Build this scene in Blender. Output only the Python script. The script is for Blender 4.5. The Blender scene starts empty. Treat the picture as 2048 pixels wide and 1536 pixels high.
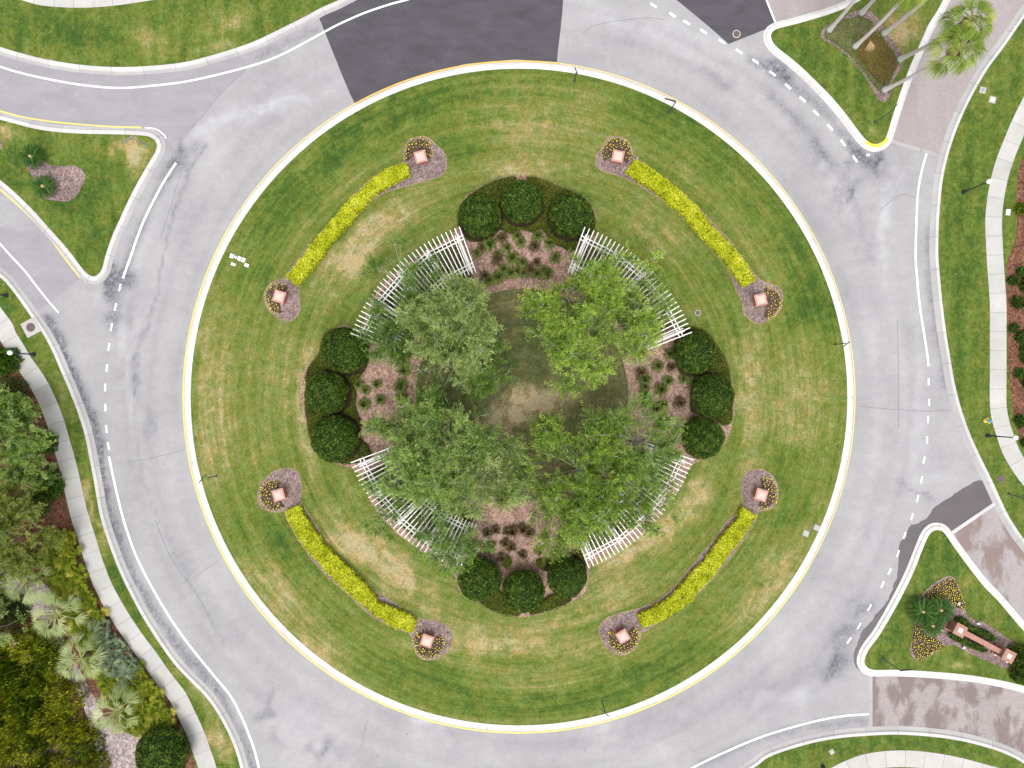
import bpy, bmesh, math, random
import numpy as np
from mathutils import Vector
from mathutils.geometry import tessellate_polygon

# ------------------------------------------------------------------ camera, sky, sun
S, H = 0.045, 61.44          # metres per photo pixel on the ground, flying height
sc = bpy.context.scene
cam_d = bpy.data.cameras.new("camera"); cam = bpy.data.objects.new("camera", cam_d)
sc.collection.objects.link(cam); sc.camera = cam
cam.location = (0, 0, H); cam.rotation_euler = (0, 0, 0)
cam_d.sensor_width = 36.0; cam_d.lens = 36.0 * H / (2048 * S)
cam_d.clip_start = 0.5; cam_d.clip_end = 3000
SUN_EL, SUN_AZ = 70, 182
w = bpy.data.worlds.new("World"); sc.world = w; w.use_nodes = True
nt = w.node_tree; nt.nodes.clear()
sky = nt.nodes.new('ShaderNodeTexSky'); sky.sky_type = 'NISHITA'; sky.sun_disc = False
sky.sun_elevation = math.radians(SUN_EL); sky.sun_rotation = math.radians(SUN_AZ)
sky.dust_density = 3.0; sky.ozone_density = 1.0
hs = nt.nodes.new('ShaderNodeHueSaturation'); hs.inputs['Saturation'].default_value = 0.12
bg = nt.nodes.new('ShaderNodeBackground'); bg.inputs['Strength'].default_value = 0.15
wo = nt.nodes.new('ShaderNodeOutputWorld')
nt.links.new(sky.outputs[0], hs.inputs['Color']); nt.links.new(hs.outputs[0], bg.inputs['Color'])
nt.links.new(bg.outputs[0], wo.inputs[0])
sd = bpy.data.lights.new("sun", 'SUN'); sd.energy = 1.15; sd.angle = math.radians(36); sd.color = (1, 0.965, 0.91)
so = bpy.data.objects.new("sun", sd); sc.collection.objects.link(so)
_e, _a = math.radians(SUN_EL), math.radians(SUN_AZ)
_dir = Vector((math.cos(_e) * math.sin(_a), math.cos(_e) * math.cos(_a), math.sin(_e)))
so.rotation_euler = _dir.to_track_quat('Z', 'Y').to_euler(); so.location = _dir * 100
vs = sc.view_settings; vs.view_transform = 'Standard'; vs.look = 'None'; vs.gamma = 1; vs.exposure = 0.78
vs.use_curve_mapping = False

C = sc.collection
RNG = np.random.default_rng(7)
random.seed(5)

# ------------------------------------------------------------------ helpers
def W(px, py, z=0.0):
    k = S * (H - z) / H
    return ((px - 1024) * k, (768 - py) * k)
def W3(px, py, z=0.0):
    x, y = W(px, py, z); return (x, y, z)
def crop(cx, cy, k, pts):
    return [(cx + x / k, cy + y / k) for x, y in pts]
def smooth(pts, n=6, closed=False):
    p = [np.array(q, float) for q in pts]; out = []; m = len(p)
    rng = range(m if closed else m - 1)
    for i in rng:
        p1, p2 = p[i], p[(i + 1) % m]
        p0 = p[(i - 1) % m] if (closed or i > 0) else 2 * p1 - p2
        p3 = p[(i + 2) % m] if (closed or i + 2 < m) else 2 * p2 - p1
        for j in range(n):
            t = j / n
            out.append(0.5 * ((2 * p1) + (-p0 + p2) * t + (2 * p0 - 5 * p1 + 4 * p2 - p3) * t * t + (-p0 + 3 * p1 - 3 * p2 + p3) * t ** 3))
    if not closed: out.append(p[-1])
    return [tuple(q) for q in out]
def tag(o, label=None, cat=None, group=None, kind=None):
    if label: o['label'] = label
    if cat: o['category'] = cat
    if group: o['group'] = group
    if kind: o['kind'] = kind
    return o
def thing(name, label, cat, loc=(0, 0, 0), rz=0, group=None):
    o = bpy.data.objects.new(name, None); C.objects.link(o); o.empty_display_size = 0.2
    o.location = loc; o.rotation_euler = (0, 0, rz)
    return tag(o, label, cat, group)
def link(name, me, parent=None):
    o = bpy.data.objects.new(name, me); C.objects.link(o)
    if parent: o.parent = parent
    return o
def mesh(name, verts, faces, mats, uv=None, vattr=None, fattr=None, mi=None, smooth_=False):
    me = bpy.data.meshes.new(name)
    me.from_pydata([tuple(v) for v in verts], [], [tuple(f) for f in faces])
    for m in (mats if isinstance(mats, (list, tuple)) else [mats]): me.materials.append(m)
    if mi is not None: me.polygons.foreach_set('material_index', np.array(mi, np.int32))
    if uv is not None:
        l = me.uv_layers.new(name='UVMap'); li = np.zeros(len(me.loops), np.int32)
        me.loops.foreach_get('vertex_index', li)
        l.data.foreach_set('uv', np.array(uv, np.float32)[li].ravel())
    if vattr:
        for k, a in vattr.items():
            at = me.attributes.new(k, 'FLOAT', 'POINT'); at.data.foreach_set('value', np.array(a, np.float32))
    if fattr:
        for k, a in fattr.items():
            at = me.attributes.new(k, 'FLOAT', 'FACE'); at.data.foreach_set('value', np.array(a, np.float32))
    if smooth_: me.polygons.foreach_set('use_smooth', np.ones(len(me.polygons), bool))
    me.update(); return me
def nmesh(name, v, nper, tone, mats, mi=None):
    """v: (F*nper,3) independent polygons"""
    F = len(v) // nper
    me = bpy.data.meshes.new(name)
    me.vertices.add(F * nper); me.vertices.foreach_set('co', v.astype(np.float32).ravel())
    me.loops.add(F * nper); me.loops.foreach_set('vertex_index', np.arange(F * nper, dtype=np.int32))
    me.polygons.add(F); me.polygons.foreach_set('loop_start', np.arange(F, dtype=np.int32) * nper)
    me.polygons.foreach_set('loop_total', np.full(F, nper, np.int32))
    for m in (mats if isinstance(mats, (list, tuple)) else [mats]): me.materials.append(m)
    if mi is not None: me.polygons.foreach_set('material_index', mi.astype(np.int32))
    at = me.attributes.new('tone', 'FLOAT', 'FACE'); at.data.foreach_set('value', tone.astype(np.float32))
    me.update(calc_edges=True); return me
def unit(a):
    return a / (np.linalg.norm(a, axis=-1, keepdims=True) + 1e-9)
def leafquads(c, d, n, L, Wd, kink=0.0):
    """c base pt, d dir, n rough normal -> (F*4,3) kite shaped leaves"""
    d = unit(d); s = unit(np.cross(d, n)); L = np.asarray(L).reshape(-1, 1) if np.ndim(L) else L
    Wd = np.asarray(Wd).reshape(-1, 1) if np.ndim(Wd) else Wd
    m = c + d * (L * 0.45)
    return np.stack([c, m + s * Wd * 0.5, c + d * L, m - s * Wd * 0.5], 1).reshape(-1, 3)

def tube(V, F, pts, rad, n=6, cap=True):
    b = len(V); P = [np.array(p, float) for p in pts]
    for i, p in enumerate(P):
        t = (P[min(i + 1, len(P) - 1)] - P[max(i - 1, 0)]); t = t / (np.linalg.norm(t) + 1e-9)
        a = np.array([1, 0, 0]) if abs(t[0]) < 0.8 else np.array([0, 1, 0])
        u = np.cross(t, a); u /= np.linalg.norm(u); v = np.cross(t, u)
        for k in range(n):
            an = 2 * math.pi * k / n; V.append(p + (u * math.cos(an) + v * math.sin(an)) * rad[i])
    for i in range(len(P) - 1):
        for k in range(n):
            k2 = (k + 1) % n
            F.append((b + i * n + k, b + i * n + k2, b + (i + 1) * n + k2, b + (i + 1) * n + k))
    if cap:
        F.append(tuple(b + k for k in range(n))[::-1]); F.append(tuple(b + (len(P) - 1) * n + k for k in range(n)))
def box(V, F, c, sx, sy, z0, z1, rot=0, bev=0.0):
    """box; with bev > 0 the top edge is chamfered"""
    b = len(V); co, si = math.cos(rot), math.sin(rot)
    rings = [(z0, 0)]
    rings += [(z1 - bev, 0), (z1, bev)] if bev > 0 else [(z1, 0)]
    for z, ins in rings:
        for ax, ay in ((-1, -1), (1, -1), (1, 1), (-1, 1)):
            x, y = ax * (sx / 2 - ins), ay * (sy / 2 - ins)
            V.append((c[0] + x * co - y * si, c[1] + x * si + y * co, z))
    m = len(rings)
    for r in range(m - 1):
        for k in range(4):
            k2 = (k + 1) % 4; F.append((b + r * 4 + k, b + r * 4 + k2, b + (r + 1) * 4 + k2, b + (r + 1) * 4 + k))
    F.append((b + 3, b + 2, b + 1, b)); t = b + (m - 1) * 4; F.append((t, t + 1, t + 2, t + 3))
def lathe(V, F, c, prof, n=20):
    b = len(V)
    for r, z in prof:
        for k in range(n):
            a = 2 * math.pi * k / n; V.append((c[0] + r * math.cos(a), c[1] + r * math.sin(a), c[2] + z))
    for i in range(len(prof) - 1):
        for k in range(n):
            k2 = (k + 1) % n; F.append((b + i * n + k, b + i * n + k2, b + (i + 1) * n + k2, b + (i + 1) * n + k))
    F.append(tuple(b + k for k in range(n))[::-1]); F.append(tuple(b + (len(prof) - 1) * n + k for k in range(n)))
def inpoly(x, y, poly):
    x = np.asarray(x); y = np.asarray(y); r = np.zeros(x.shape, bool); n = len(poly)
    for i in range(n):
        x1, y1 = poly[i]; x2, y2 = poly[(i + 1) % n]
        if y1 == y2: continue
        c = ((y1 > y) != (y2 > y)) & (x < (x2 - x1) * (y - y1) / (y2 - y1) + x1); r ^= c
    return r
def scatter(poly, n):
    p = np.array(poly); lo, hi = p.min(0), p.max(0); out = []; tot = 0
    while tot < n:
        q = RNG.uniform(lo, hi, (n * 2, 2)); q = q[inpoly(q[:, 0], q[:, 1], poly)]; out.append(q); tot += len(q)
        if len(q) == 0: break
    return np.concatenate(out)[:n]
def area(poly):
    p = np.array(poly); q = np.roll(p, -1, 0); return abs((p[:, 0] * q[:, 1] - q[:, 0] * p[:, 1]).sum()) / 2

# value noise for mesh attributes
_NG = RNG.random((256, 256))
def vnoise(x, y):
    xi = np.floor(x).astype(int); yi = np.floor(y).astype(int); fx = x - xi; fy = y - yi
    fx = fx * fx * (3 - 2 * fx); fy = fy * fy * (3 - 2 * fy); g = lambda a, b: _NG[a % 256, b % 256]
    return (g(xi, yi) * (1 - fx) + g(xi + 1, yi) * fx) * (1 - fy) + (g(xi, yi + 1) * (1 - fx) + g(xi + 1, yi + 1) * fx) * fy
def blobs(px, py, L):
    a = np.zeros(px.shape)
    wx = px + (vnoise(px / 22, py / 22) - .5) * 34; wy = py + (vnoise(px / 22 + 90, py / 22) - .5) * 34
    for (cx, cy, rx, ry, ang, amp) in L:
        t = math.radians(ang); dx, dy = wx - cx, -(wy - cy)
        u = (dx * math.cos(t) + dy * math.sin(t)) / rx; v = (-dx * math.sin(t) + dy * math.cos(t)) / ry
        a += amp * np.exp(-(u * u + v * v))
    return a
def strokes(px, py, L, wob=10):
    a = np.zeros(px.shape)
    wx = px + (vnoise(px / 14, py / 14) - .5) * wob; wy = py + (vnoise(px / 14 + 50, py / 14) - .5) * wob
    for (pts, wd, amp) in L:
        best = np.full(px.shape, 1e9)
        for (x1, y1), (x2, y2) in zip(pts[:-1], pts[1:]):
            l2 = (x2 - x1) ** 2 + (y2 - y1) ** 2
            t = np.clip(((wx - x1) * (x2 - x1) + (wy - y1) * (y2 - y1)) / l2, 0, 1)
            best = np.minimum(best, (wx - x1 - t * (x2 - x1)) ** 2 + (wy - y1 - t * (y2 - y1)) ** 2)
        a += amp * np.exp(-best / (wd * wd))
    return a

# ------------------------------------------------------------------ materials
class M:
    def __init__(s, name, rough=0.9, spec=0.2):
        s.m = bpy.data.materials.new(name); s.m.use_nodes = True; s.t = s.m.node_tree
        s.b = s.t.nodes['Principled BSDF']; s.b.inputs['Roughness'].default_value = rough
        s.b.inputs['Specular IOR Level'].default_value = spec
    def n(s, typ, **k):
        x = s.t.nodes.new(typ)
        for a, b in k.items(): setattr(x, a, b)
        return x
    def l(s, a, b): s.t.links.new(a, b)
    def pos(s): return s.n('ShaderNodeTexCoord').outputs['Object']
    def noise(s, scale, detail=3, rough=0.6, vec=None, dist=0.0):
        x = s.n('ShaderNodeTexNoise'); x.inputs['Scale'].default_value = scale; x.inputs['Detail'].default_value = detail
        x.inputs['Roughness'].default_value = rough; x.inputs['Distortion'].default_value = dist
        s.l(vec or s.pos(), x.inputs['Vector']); return x.outputs['Fac']
    def voro(s, scale, vec=None, feat='F1', out='Distance', rnd=1.0):
        x = s.n('ShaderNodeTexVoronoi', feature=feat); x.inputs['Scale'].default_value = scale
        x.inputs['Randomness'].default_value = rnd
        s.l(vec or s.pos(), x.inputs['Vector']); return x.outputs[out]
    def attr(s, name):
        return s.n('ShaderNodeAttribute', attribute_name=name).outputs['Fac']
    def math(s, op, a, b=0.0, c=0.0, clamp=False):
        x = s.n('ShaderNodeMath', operation=op, use_clamp=clamp)
        for i, v in enumerate((a, b, c)):
            if isinstance(v, (int, float)): x.inputs[i].default_value = v
            else: s.l(v, x.inputs[i])
        return x.outputs[0]
    def ramp(s, fac, stops, interp='LINEAR'):
        x = s.n('ShaderNodeValToRGB'); cr = x.color_ramp; cr.interpolation = interp
        while len(cr.elements) > 1: cr.elements.remove(cr.elements[-1])
        cr.elements[0].position = stops[0][0]; cr.elements[0].color = (*stops[0][1], 1)
        for p, c in stops[1:]:
            e = cr.elements.new(p); e.color = (*c, 1)
        s.l(fac, x.inputs[0]); return x.outputs[0]
    def mix(s, fac, a, b, mode='MIX'):
        x = s.n('ShaderNodeMix', data_type='RGBA', blend_type=mode)
        for i, v in ((0, fac), (6, a), (7, b)):
            if isinstance(v, (int, float)): x.inputs[i].default_value = v
            elif isinstance(v, tuple): x.inputs[i].default_value = (*v, 1)
            else: s.l(v, x.inputs[i])
        return x.outputs[2]
    def map(s, v, a, b, c=0.0, d=1.0):
        x = s.n('ShaderNodeMapRange'); s.l(v, x.inputs[0])
        for i, q in enumerate((a, b, c, d)): x.inputs[i + 1].default_value = q
        return x.outputs[0]
    def col(s, c):
        if isinstance(c, tuple): s.b.inputs['Base Color'].default_value = (*c, 1)
        else: s.l(c, s.b.inputs['Base Color'])
        return s
    def bump(s, h, strength=0.4, dist=0.02):
        x = s.n('ShaderNodeBump'); x.inputs['Strength'].default_value = strength; x.inputs['Distance'].default_value = dist
        s.l(h, x.inputs['Height']); s.l(x.outputs[0], s.b.inputs['Normal']); return s
    def scaled(s, src, sc_, rot=0):
        x = s.n('ShaderNodeMapping'); x.inputs['Scale'].default_value = sc_; x.inputs['Rotation'].default_value = (0, 0, rot)
        s.l(src, x.inputs['Vector']); return x.outputs[0]
    def uv(s): return s.n('ShaderNodeTexCoord').outputs['UV']

def mat_lawn(nm='grass', stops=None):
    m = M(nm); d = m.attr('dry')
    st = m.noise(1.0, 2, .5, m.scaled(m.uv(), (1.45, 0.035, 1)))         # mowing streaks
    st2 = m.noise(1.0, 3, .65, m.scaled(m.uv(), (4.2, 0.45, 1)))
    n1 = m.noise(0.35, 4, .65); n2 = m.noise(1.7, 4, .7, dist=.4); n3 = m.noise(6, 4, .85)
    brk = m.map(m.noise(.8, 5, .72, dist=.6), .32, .68, .35, 1.45)
    f = m.math('MULTIPLY', m.math('MULTIPLY', d, 0.46), brk)
    for nn, k in ((st, .62), (st2, .50), (n1, .36), (n2, .72), (n3, .55)):
        f = m.math('ADD', f, m.math('MULTIPLY', m.math('SUBTRACT', nn, .5), k))
    f = m.math('ADD', f, 0.43)
    c = m.ramp(f, stops or [(0.0, (.030, .070, .010)), (.20, (.058, .100, .014)), (.40, (.108, .142, .023)), (.56, (.150, .168, .044)),
                   (.76, (.245, .215, .085)), (1.0, (.36, .285, .16))])
    fine = m.ramp(m.noise(5.5, 4, .9), [(.25, (.50, .52, .52)), (.5, (1, 1, 1)), (.75, (1.6, 1.55, 1.35))])
    c = m.mix(1.0, c, fine, 'MULTIPLY')
    bl = m.ramp(m.noise(0.8, 2, .5, m.scaled(m.pos(), (1, 1, 1), .5)), [(.35, (.92, 1.02, 1.0)), (.65, (1.06, .98, .9))])
    c = m.mix(1.0, c, bl, 'MULTIPLY')
    m.col(c).bump(m.noise(22, 3, .8), .7, .05); return m.m

def mat_road():
    m = M('old_asphalt', .85, .3); s = m.attr('stain')
    p = m.pos()
    b = m.ramp(m.noise(.16, 4, .6), [(.3, (.270, .265, .272)), (.7, (.330, .323, .330))])
    b = m.mix(1.0, b, m.ramp(m.noise(1.3, 5, .7, dist=.5), [(.3, (.92, .92, .925)), (.7, (1.06, 1.06, 1.06))]), 'MULTIPLY')
    fine = m.ramp(m.noise(7, 4, .9), [(.3, (.90, .90, .90)), (.7, (1.09, 1.09, 1.09))])
    b = m.mix(1.0, b, fine, 'MULTIPLY')
    br = m.noise(2.6, 6, .78, dist=.9)
    dk = m.math('MULTIPLY', m.math('MULTIPLY', s, -1.0, clamp=True), m.map(br, .34, .60, .12, 1.1), clamp=True)
    b = m.mix(dk, b, (.088, .088, .112))
    br2 = m.noise(.9, 5, .6, dist=.5)
    wh = m.math('MULTIPLY', m.math('MULTIPLY', s, 1.0, clamp=True), m.map(br2, .25, .75, .10, .50), clamp=True)
    b = m.mix(wh, b, (.50, .495, .515))
    spk = m.map(m.voro(.33), .018, .03, 1.0, 0.0)
    b = m.mix(m.math('MULTIPLY', spk, .5), b, (.06, .06, .06))
    ln = m.math('MULTIPLY', m.attr('lane'), m.map(m.noise(1.0, 3, .6), .3, .7, .6, 1.3))
    b = m.mix(1.0, b, m.ramp(m.math('ADD', ln, .5), [(0, (.80, .80, .81)), (.5, (1, 1, 1)), (1, (1.16, 1.16, 1.16))]), 'MULTIPLY')
    m.col(b).bump(m.noise(40, 2, .7), .25, .01); return m.m
def mat_asphalt(name, c, var=.12, rough=.85, spec=.3):
    m = M(name, rough, spec)
    b = m.ramp(m.noise(.35, 4, .65, m.scaled(m.pos(), (1, 2.2, 1), .3), dist=.4), [(.3, tuple(x * (1 - var) for x in c)), (.7, tuple(x * (1 + var) for x in c))])
    b = m.mix(1.0, b, m.ramp(m.noise(24, 3, .8), [(.3, (.84, .84, .84)), (.7, (1.16, 1.16, 1.16))]), 'MULTIPLY')
    b = m.mix(m.map(m.noise(1.1, 5, .7, dist=.5), .56, .8, 0, .35), b, tuple(x * 1.7 for x in c))
    m.col(b).bump(m.noise(40, 2, .7), .25, .01); return m.m
def joints(m, spacing, width):
    sep = m.n('ShaderNodeSeparateXYZ'); m.l(m.uv(), sep.inputs[0])
    fr = m.math('FRACT', m.math('DIVIDE', sep.outputs[0], spacing))
    return m.math('LESS_THAN', fr, width / spacing), sep
def mat_concrete(name, c, spacing=None, jw=.02, dirt=.3, groove=None):
    m = M(name, .85, .25)
    b = m.ramp(m.noise(.5, 4, .6), [(.3, tuple(x * .90 for x in c)), (.7, tuple(min(x * 1.07, .86) for x in c))])
    b = m.mix(m.map(m.noise(2.2, 6, .75, dist=.6), .52, .82, 0, dirt), b, tuple(x * q for x, q in zip(c, (.62, .60, .57))))
    b = m.mix(1.0, b, m.ramp(m.noise(30, 2, .8), [(.3, (.94, .94, .94)), (.7, (1.05, 1.05, 1.05))]), 'MULTIPLY')
    if spacing:
        j, sep = joints(m, spacing, jw)
        sl = m.n('ShaderNodeTexWhiteNoise', noise_dimensions='1D')
        m.l(m.math('FLOOR', m.math('DIVIDE', sep.outputs[0], spacing)), sl.inputs['W'])
        b = m.mix(1.0, b, m.ramp(sl.outputs['Value'], [(0, (.93, .93, .93)), (1, (1.04, 1.04, 1.04))]), 'MULTIPLY')
        b = m.mix(m.math('MULTIPLY', j, .8), b, tuple(x * .42 for x in c))
    m.col(b).bump(m.noise(30, 2, .7), .15, .01); return m.m
def mat_mulch(name, stops, sc_=9, white=.2, wc=(.5, .42, .38)):
    m = M(name, .95, .1)
    v = m.voro(sc_, out='Color'); g = m.n('ShaderNodeRGBToBW'); m.l(v, g.inputs[0])
    f = m.math('ADD', m.math('MULTIPLY', g.outputs[0], .5), m.math('MULTIPLY', m.noise(2.2, 5, .7), .5))
    c = m.ramp(f, stops)
    c = m.mix(1.0, c, m.ramp(m.noise(.5, 3, .6), [(.35, (.8, .8, .82)), (.7, (1.15, 1.12, 1.1))]), 'MULTIPLY')
    wv = m.map(m.noise(11, 3, .8), .60, .72, 0, white)
    c = m.mix(wv, c, wc)
    m.col(c).bump(g.outputs[0], .8, .05); return m.m
def mat_paint(name, c, wear=.35, under=(.3, .3, .31)):
    m = M(name, .6, .4)
    f = m.map(m.noise(5, 6, .8), .5, .78, 0, wear)
    m.col(m.mix(f, m.mix(m.noise(.7, 2), tuple(x * .9 for x in c), c), under)); return m.m
def mat_leaf(name, stops, trans=.25, rough=.65, spec=.12):
    m = M(name, rough, spec); t = m.attr('tone')
    f = m.math('ADD', t, m.math('MULTIPLY', m.math('SUBTRACT', m.noise(1.2, 3, .6), .5), .35))
    c = m.ramp(f, stops); m.col(c)
    if trans:
        tr = m.n('ShaderNodeBsdfTranslucent'); mx = m.n('ShaderNodeMixShader'); mx.inputs[0].default_value = trans
        m.l(c, tr.inputs['Color']); m.l(m.b.outputs[0], mx.inputs[1]); m.l(tr.outputs[0], mx.inputs[2])
        out = [x for x in m.t.nodes if x.type == 'OUTPUT_MATERIAL'][0]; m.l(mx.outputs[0], out.inputs['Surface'])
    return m.m
def mat_plain(name, c, rough=.6, spec=.4, var=.12, sc_=4, metal=0):
    m = M(name, rough, spec); m.b.inputs['Metallic'].default_value = metal
    m.col(m.ramp(m.noise(sc_, 4, .7), [(.3, tuple(x * (1 - var) for x in c)), (.7, tuple(min(x * (1 + var), .9) for x in c))])); return m.m
def mat_paver(name, a, b_, damp, rot, seed=0.0, wet=1.0):
    m = M(name, .8, .3); v = m.scaled(m.pos(), (1, 1, 1), rot)
    br = m.n('ShaderNodeTexBrick'); m.l(v, br.inputs['Vector']); br.inputs['Scale'].default_value = 1.0
    br.inputs['Brick Width'].default_value = .24; br.inputs['Row Height'].default_value = .12; br.inputs['Mortar Size'].default_value = .010
    br.inputs['Color1'].default_value = (*a, 1); br.inputs['Color2'].default_value = (*b_, 1)
    br.inputs['Mortar'].default_value = (*[x * .4 for x in a], 1); br.inputs['Bias'].default_value = 0
    lanes = m.noise(.45, 3, .6, m.scaled(m.pos(), (1, .12, 1), rot))
    c = m.mix(m.map(lanes, .35, .7, 0, .35), br.outputs['Color'], tuple(x * 1.3 for x in a))
    sh = m.n('ShaderNodeVectorMath', operation='ADD'); m.l(m.pos(), sh.inputs[0]); sh.inputs[1].default_value = (seed, seed, 0)
    d = m.map(m.noise(.34, 6, .62, m.scaled(sh.outputs[0], (1.25, .6, 1), rot - .1), dist=.15), .46, .54, 0, .8 * wet)
    c = m.mix(d, c, damp)
    m.col(c).bump(br.outputs['Fac'], -.2, .01); return m.m

lawn_m = mat_lawn(); worn_m = mat_lawn('worn_grass', [(0.0, (.036, .054, .016)), (.25, (.066, .078, .028)), (.45, (.108, .108, .045)), (.62, (.165, .142, .072)), (.80, (.25, .205, .120)), (1.0, (.36, .29, .19))]); road_m = mat_road()
dark_asph = mat_asphalt('new_asphalt', (.069, .064, .075), .20)
mid_asph = mat_asphalt('worn_asphalt', (.262, .252, .270), .09)
wet_asph = mat_asphalt('damp_asphalt', (.082, .070, .077), .12, .45, .5)
kerb_m = mat_concrete('kerb_concrete', (.50, .49, .48), 2.85, .04, .28)
gutter_m = mat_concrete('gutter_concrete', (.36, .352, .352), 2.85, .04, .40)
kerb_c = mat_concrete('island_kerb_concrete', (.60, .59, .575), 2.9, .035, .22)
gutter_c = mat_concrete('island_gutter_concrete', (.52, .51, .495), 2.9, .035, .30)
walk_m = mat_concrete('pavement_concrete', (.44, .43, .412), 1.72, .040, .25)
conc_m = mat_concrete('concrete', (.40, .385, .36), None, 0, .35)
white_p = mat_paint('white_road_paint', (.86, .86, .87), .22)
yellow_p = mat_paint('yellow_road_paint', (.72, .43, .07), .45, (.55, .50, .45))
yellow_k = mat_paint('yellow_kerb_paint', (.80, .60, .02), .25, (.6, .58, .5))
yellow_pale = mat_paint('faded_yellow_road_paint', (.74, .54, .20), .6, (.55, .50, .47))
mulch_red = mat_mulch('bark_mulch', [(.25, (.15, .09, .068)), (.45, (.28, .18, .138)), (.62, (.38, .26, .205)), (.8, (.50, .37, .30))], 7, .35, (.55, .42, .36))
mulch_pale = mat_mulch('weathered_mulch', [(.25, (.10, .07, .065)), (.45, (.19, .135, .125)), (.62, (.28, .21, .20)), (.8, (.42, .34, .33))], 10, .5, (.6, .53, .53))
mulch_dark = mat_mulch('dark_mulch', [(.25, (.035, .022, .020)), (.5, (.085, .055, .048)), (.8, (.18, .12, .105))], 10, .12)
mulch_rust = mat_mulch('rust_mulch', [(.25, (.06, .028, .018)), (.45, (.13, .06, .038)), (.62, (.20, .095, .06)), (.8, (.30, .16, .11))], 8, .25, (.45, .30, .22))
sand_m = mat_mulch('sandy_litter', [(.25, (.17, .135, .13)), (.45, (.30, .25, .24)), (.65, (.43, .37, .36)), (.85, (.60, .55, .55))], 6, .5, (.72, .70, .72))
white_wood = mat_plain('white_painted_timber', (.76, .76, .735), .5, .4, .10, 2.5)
bark_pale = mat_plain('pale_twig_bark', (.46, .44, .36), .9, .1, .2)
bark_m = mat_plain('grey_bark', (.16, .13, .10), .9, .1, .3, 6)
black_metal = mat_plain('black_painted_metal', (.022, .026, .034), .4, .5, .2)
sign_metal = mat_plain('dark_sign_metal', (.045, .055, .075), .45, .5, .2)
grey_metal = mat_plain('galvanised_metal', (.25, .26, .28), .45, .5, .15)
globe_m = mat_plain('white_lamp_globe', (.85, .86, .87), .25, .5, .01)
stone_m = mat_plain('pink_cast_stone', (.42, .235, .185), .85, .2, .10, 5)
stone_l = mat_plain('pale_cast_stone', (.60, .43, .38), .8, .2, .12, 8)
glass_m = mat_plain('pale_frosted_tile', (.42, .46, .45), .3, .5, .12, 10)
lid_white = mat_plain('white_plastic', (.80, .81, .84), .5, .4, .04)
lid_grey = mat_plain('grey_lid', (.30, .27, .28), .8, .3, .2, 8)
iron_m = mat_plain('rusty_cast_iron', (.11, .075, .075), .7, .4, .25, 9)
hyd_y = mat_plain('yellow_hydrant_paint', (.80, .66, .12), .45, .5, .06)
hyd_b = mat_plain('blue_hydrant_paint', (.05, .30, .55), .45, .5, .08)
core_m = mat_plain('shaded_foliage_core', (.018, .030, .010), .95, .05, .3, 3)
core_b = mat_plain('shaded_brown_core', (.030, .024, .012), .95, .05, .5, 4)  # brown gap around the round bushes, with its shade put into the colour
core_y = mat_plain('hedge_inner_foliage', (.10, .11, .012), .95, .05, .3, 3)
crack_m = mat_plain('crack_filler', (.18, .178, .19), .9, .2, .2)

def brick_mat(name, a, b_):
    m = M(name, .85, .2); br = m.n('ShaderNodeTexBrick'); m.l(m.pos(), br.inputs['Vector'])
    br.inputs['Scale'].default_value = 1; br.inputs['Brick Width'].default_value = .22; br.inputs['Row Height'].default_value = .11
    br.inputs['Mortar Size'].default_value = .010; br.inputs['Color1'].default_value = (*a, 1); br.inputs['Color2'].default_value = (*b_, 1)
    br.inputs['Mortar'].default_value = (.36, .27, .23, 1)
    c = m.mix(m.map(m.noise(3, 4, .7), .4, .8, 0, .4), br.outputs['Color'], tuple(x * .6 for x in a))
    m.col(c); return m.m
brick_m = brick_mat('red_brick', (.24, .085, .062), (.31, .125, .092))
cop_m = brick_mat('brick_coping', (.34, .15, .115), (.42, .205, .16))

birch_g = {
 'grey': mat_leaf('greyish_leaf', [(0, (0.073, 0.124, 0.022)), (.35, (0.177, 0.258, 0.056)), (.7, (0.343, 0.441, 0.131)), (1, (0.540, 0.635, 0.253))], .35),
 'bright': mat_leaf('bright_leaf', [(0, (0.059, 0.119, 0.014)), (.35, (0.161, 0.264, 0.030)), (.7, (0.322, 0.462, 0.061)), (1, (0.540, 0.677, 0.142))], .35),
 'mid': mat_leaf('mid_green_leaf', [(0, (0.057, 0.124, 0.018)), (.35, (0.134, 0.243, 0.035)), (.7, (0.239, 0.366, 0.071)), (1, (0.375, 0.516, 0.131))], .35),
 'dull': mat_leaf('dull_leaf', [(0, (0.057, 0.119, 0.021)), (.35, (0.145, 0.243, 0.043)), (.7, (0.290, 0.413, 0.096)), (1, (0.499, 0.614, 0.201))], .35),
}
deep_leaf = mat_leaf('deep_green_leaf', [(0, (.008, .024, .004)), (.4, (.034, .080, .009)), (.72, (.085, .150, .016)), (.92, (.17, .22, .028)), (1, (.26, .24, .06))], .15, .6, .12)
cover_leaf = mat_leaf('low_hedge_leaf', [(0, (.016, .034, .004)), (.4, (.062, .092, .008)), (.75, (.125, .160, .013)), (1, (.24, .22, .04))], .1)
yellow_leaf = mat_leaf('golden_hedge_leaf', [(0, (.14, .18, .008)), (.25, (.36, .42, .012)), (.65, (.62, .64, .022)), (1, (.88, .86, .16))], .3)
tuft_leaf = mat_leaf('grass_blade', [(0, (.05, .08, .015)), (.5, (.125, .165, .035)), (1, (.25, .28, .09))], .2)
tuft_brown = mat_leaf('dry_grass_blade', [(0, (.07, .05, .022)), (.5, (.14, .105, .05)), (1, (.24, .18, .10))], .2)
silver_leaf = mat_leaf('silvery_fan_leaf', [(0, (.16, .21, .07)), (.5, (.32, .38, .16)), (1, (.54, .58, .30))], .15)
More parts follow.
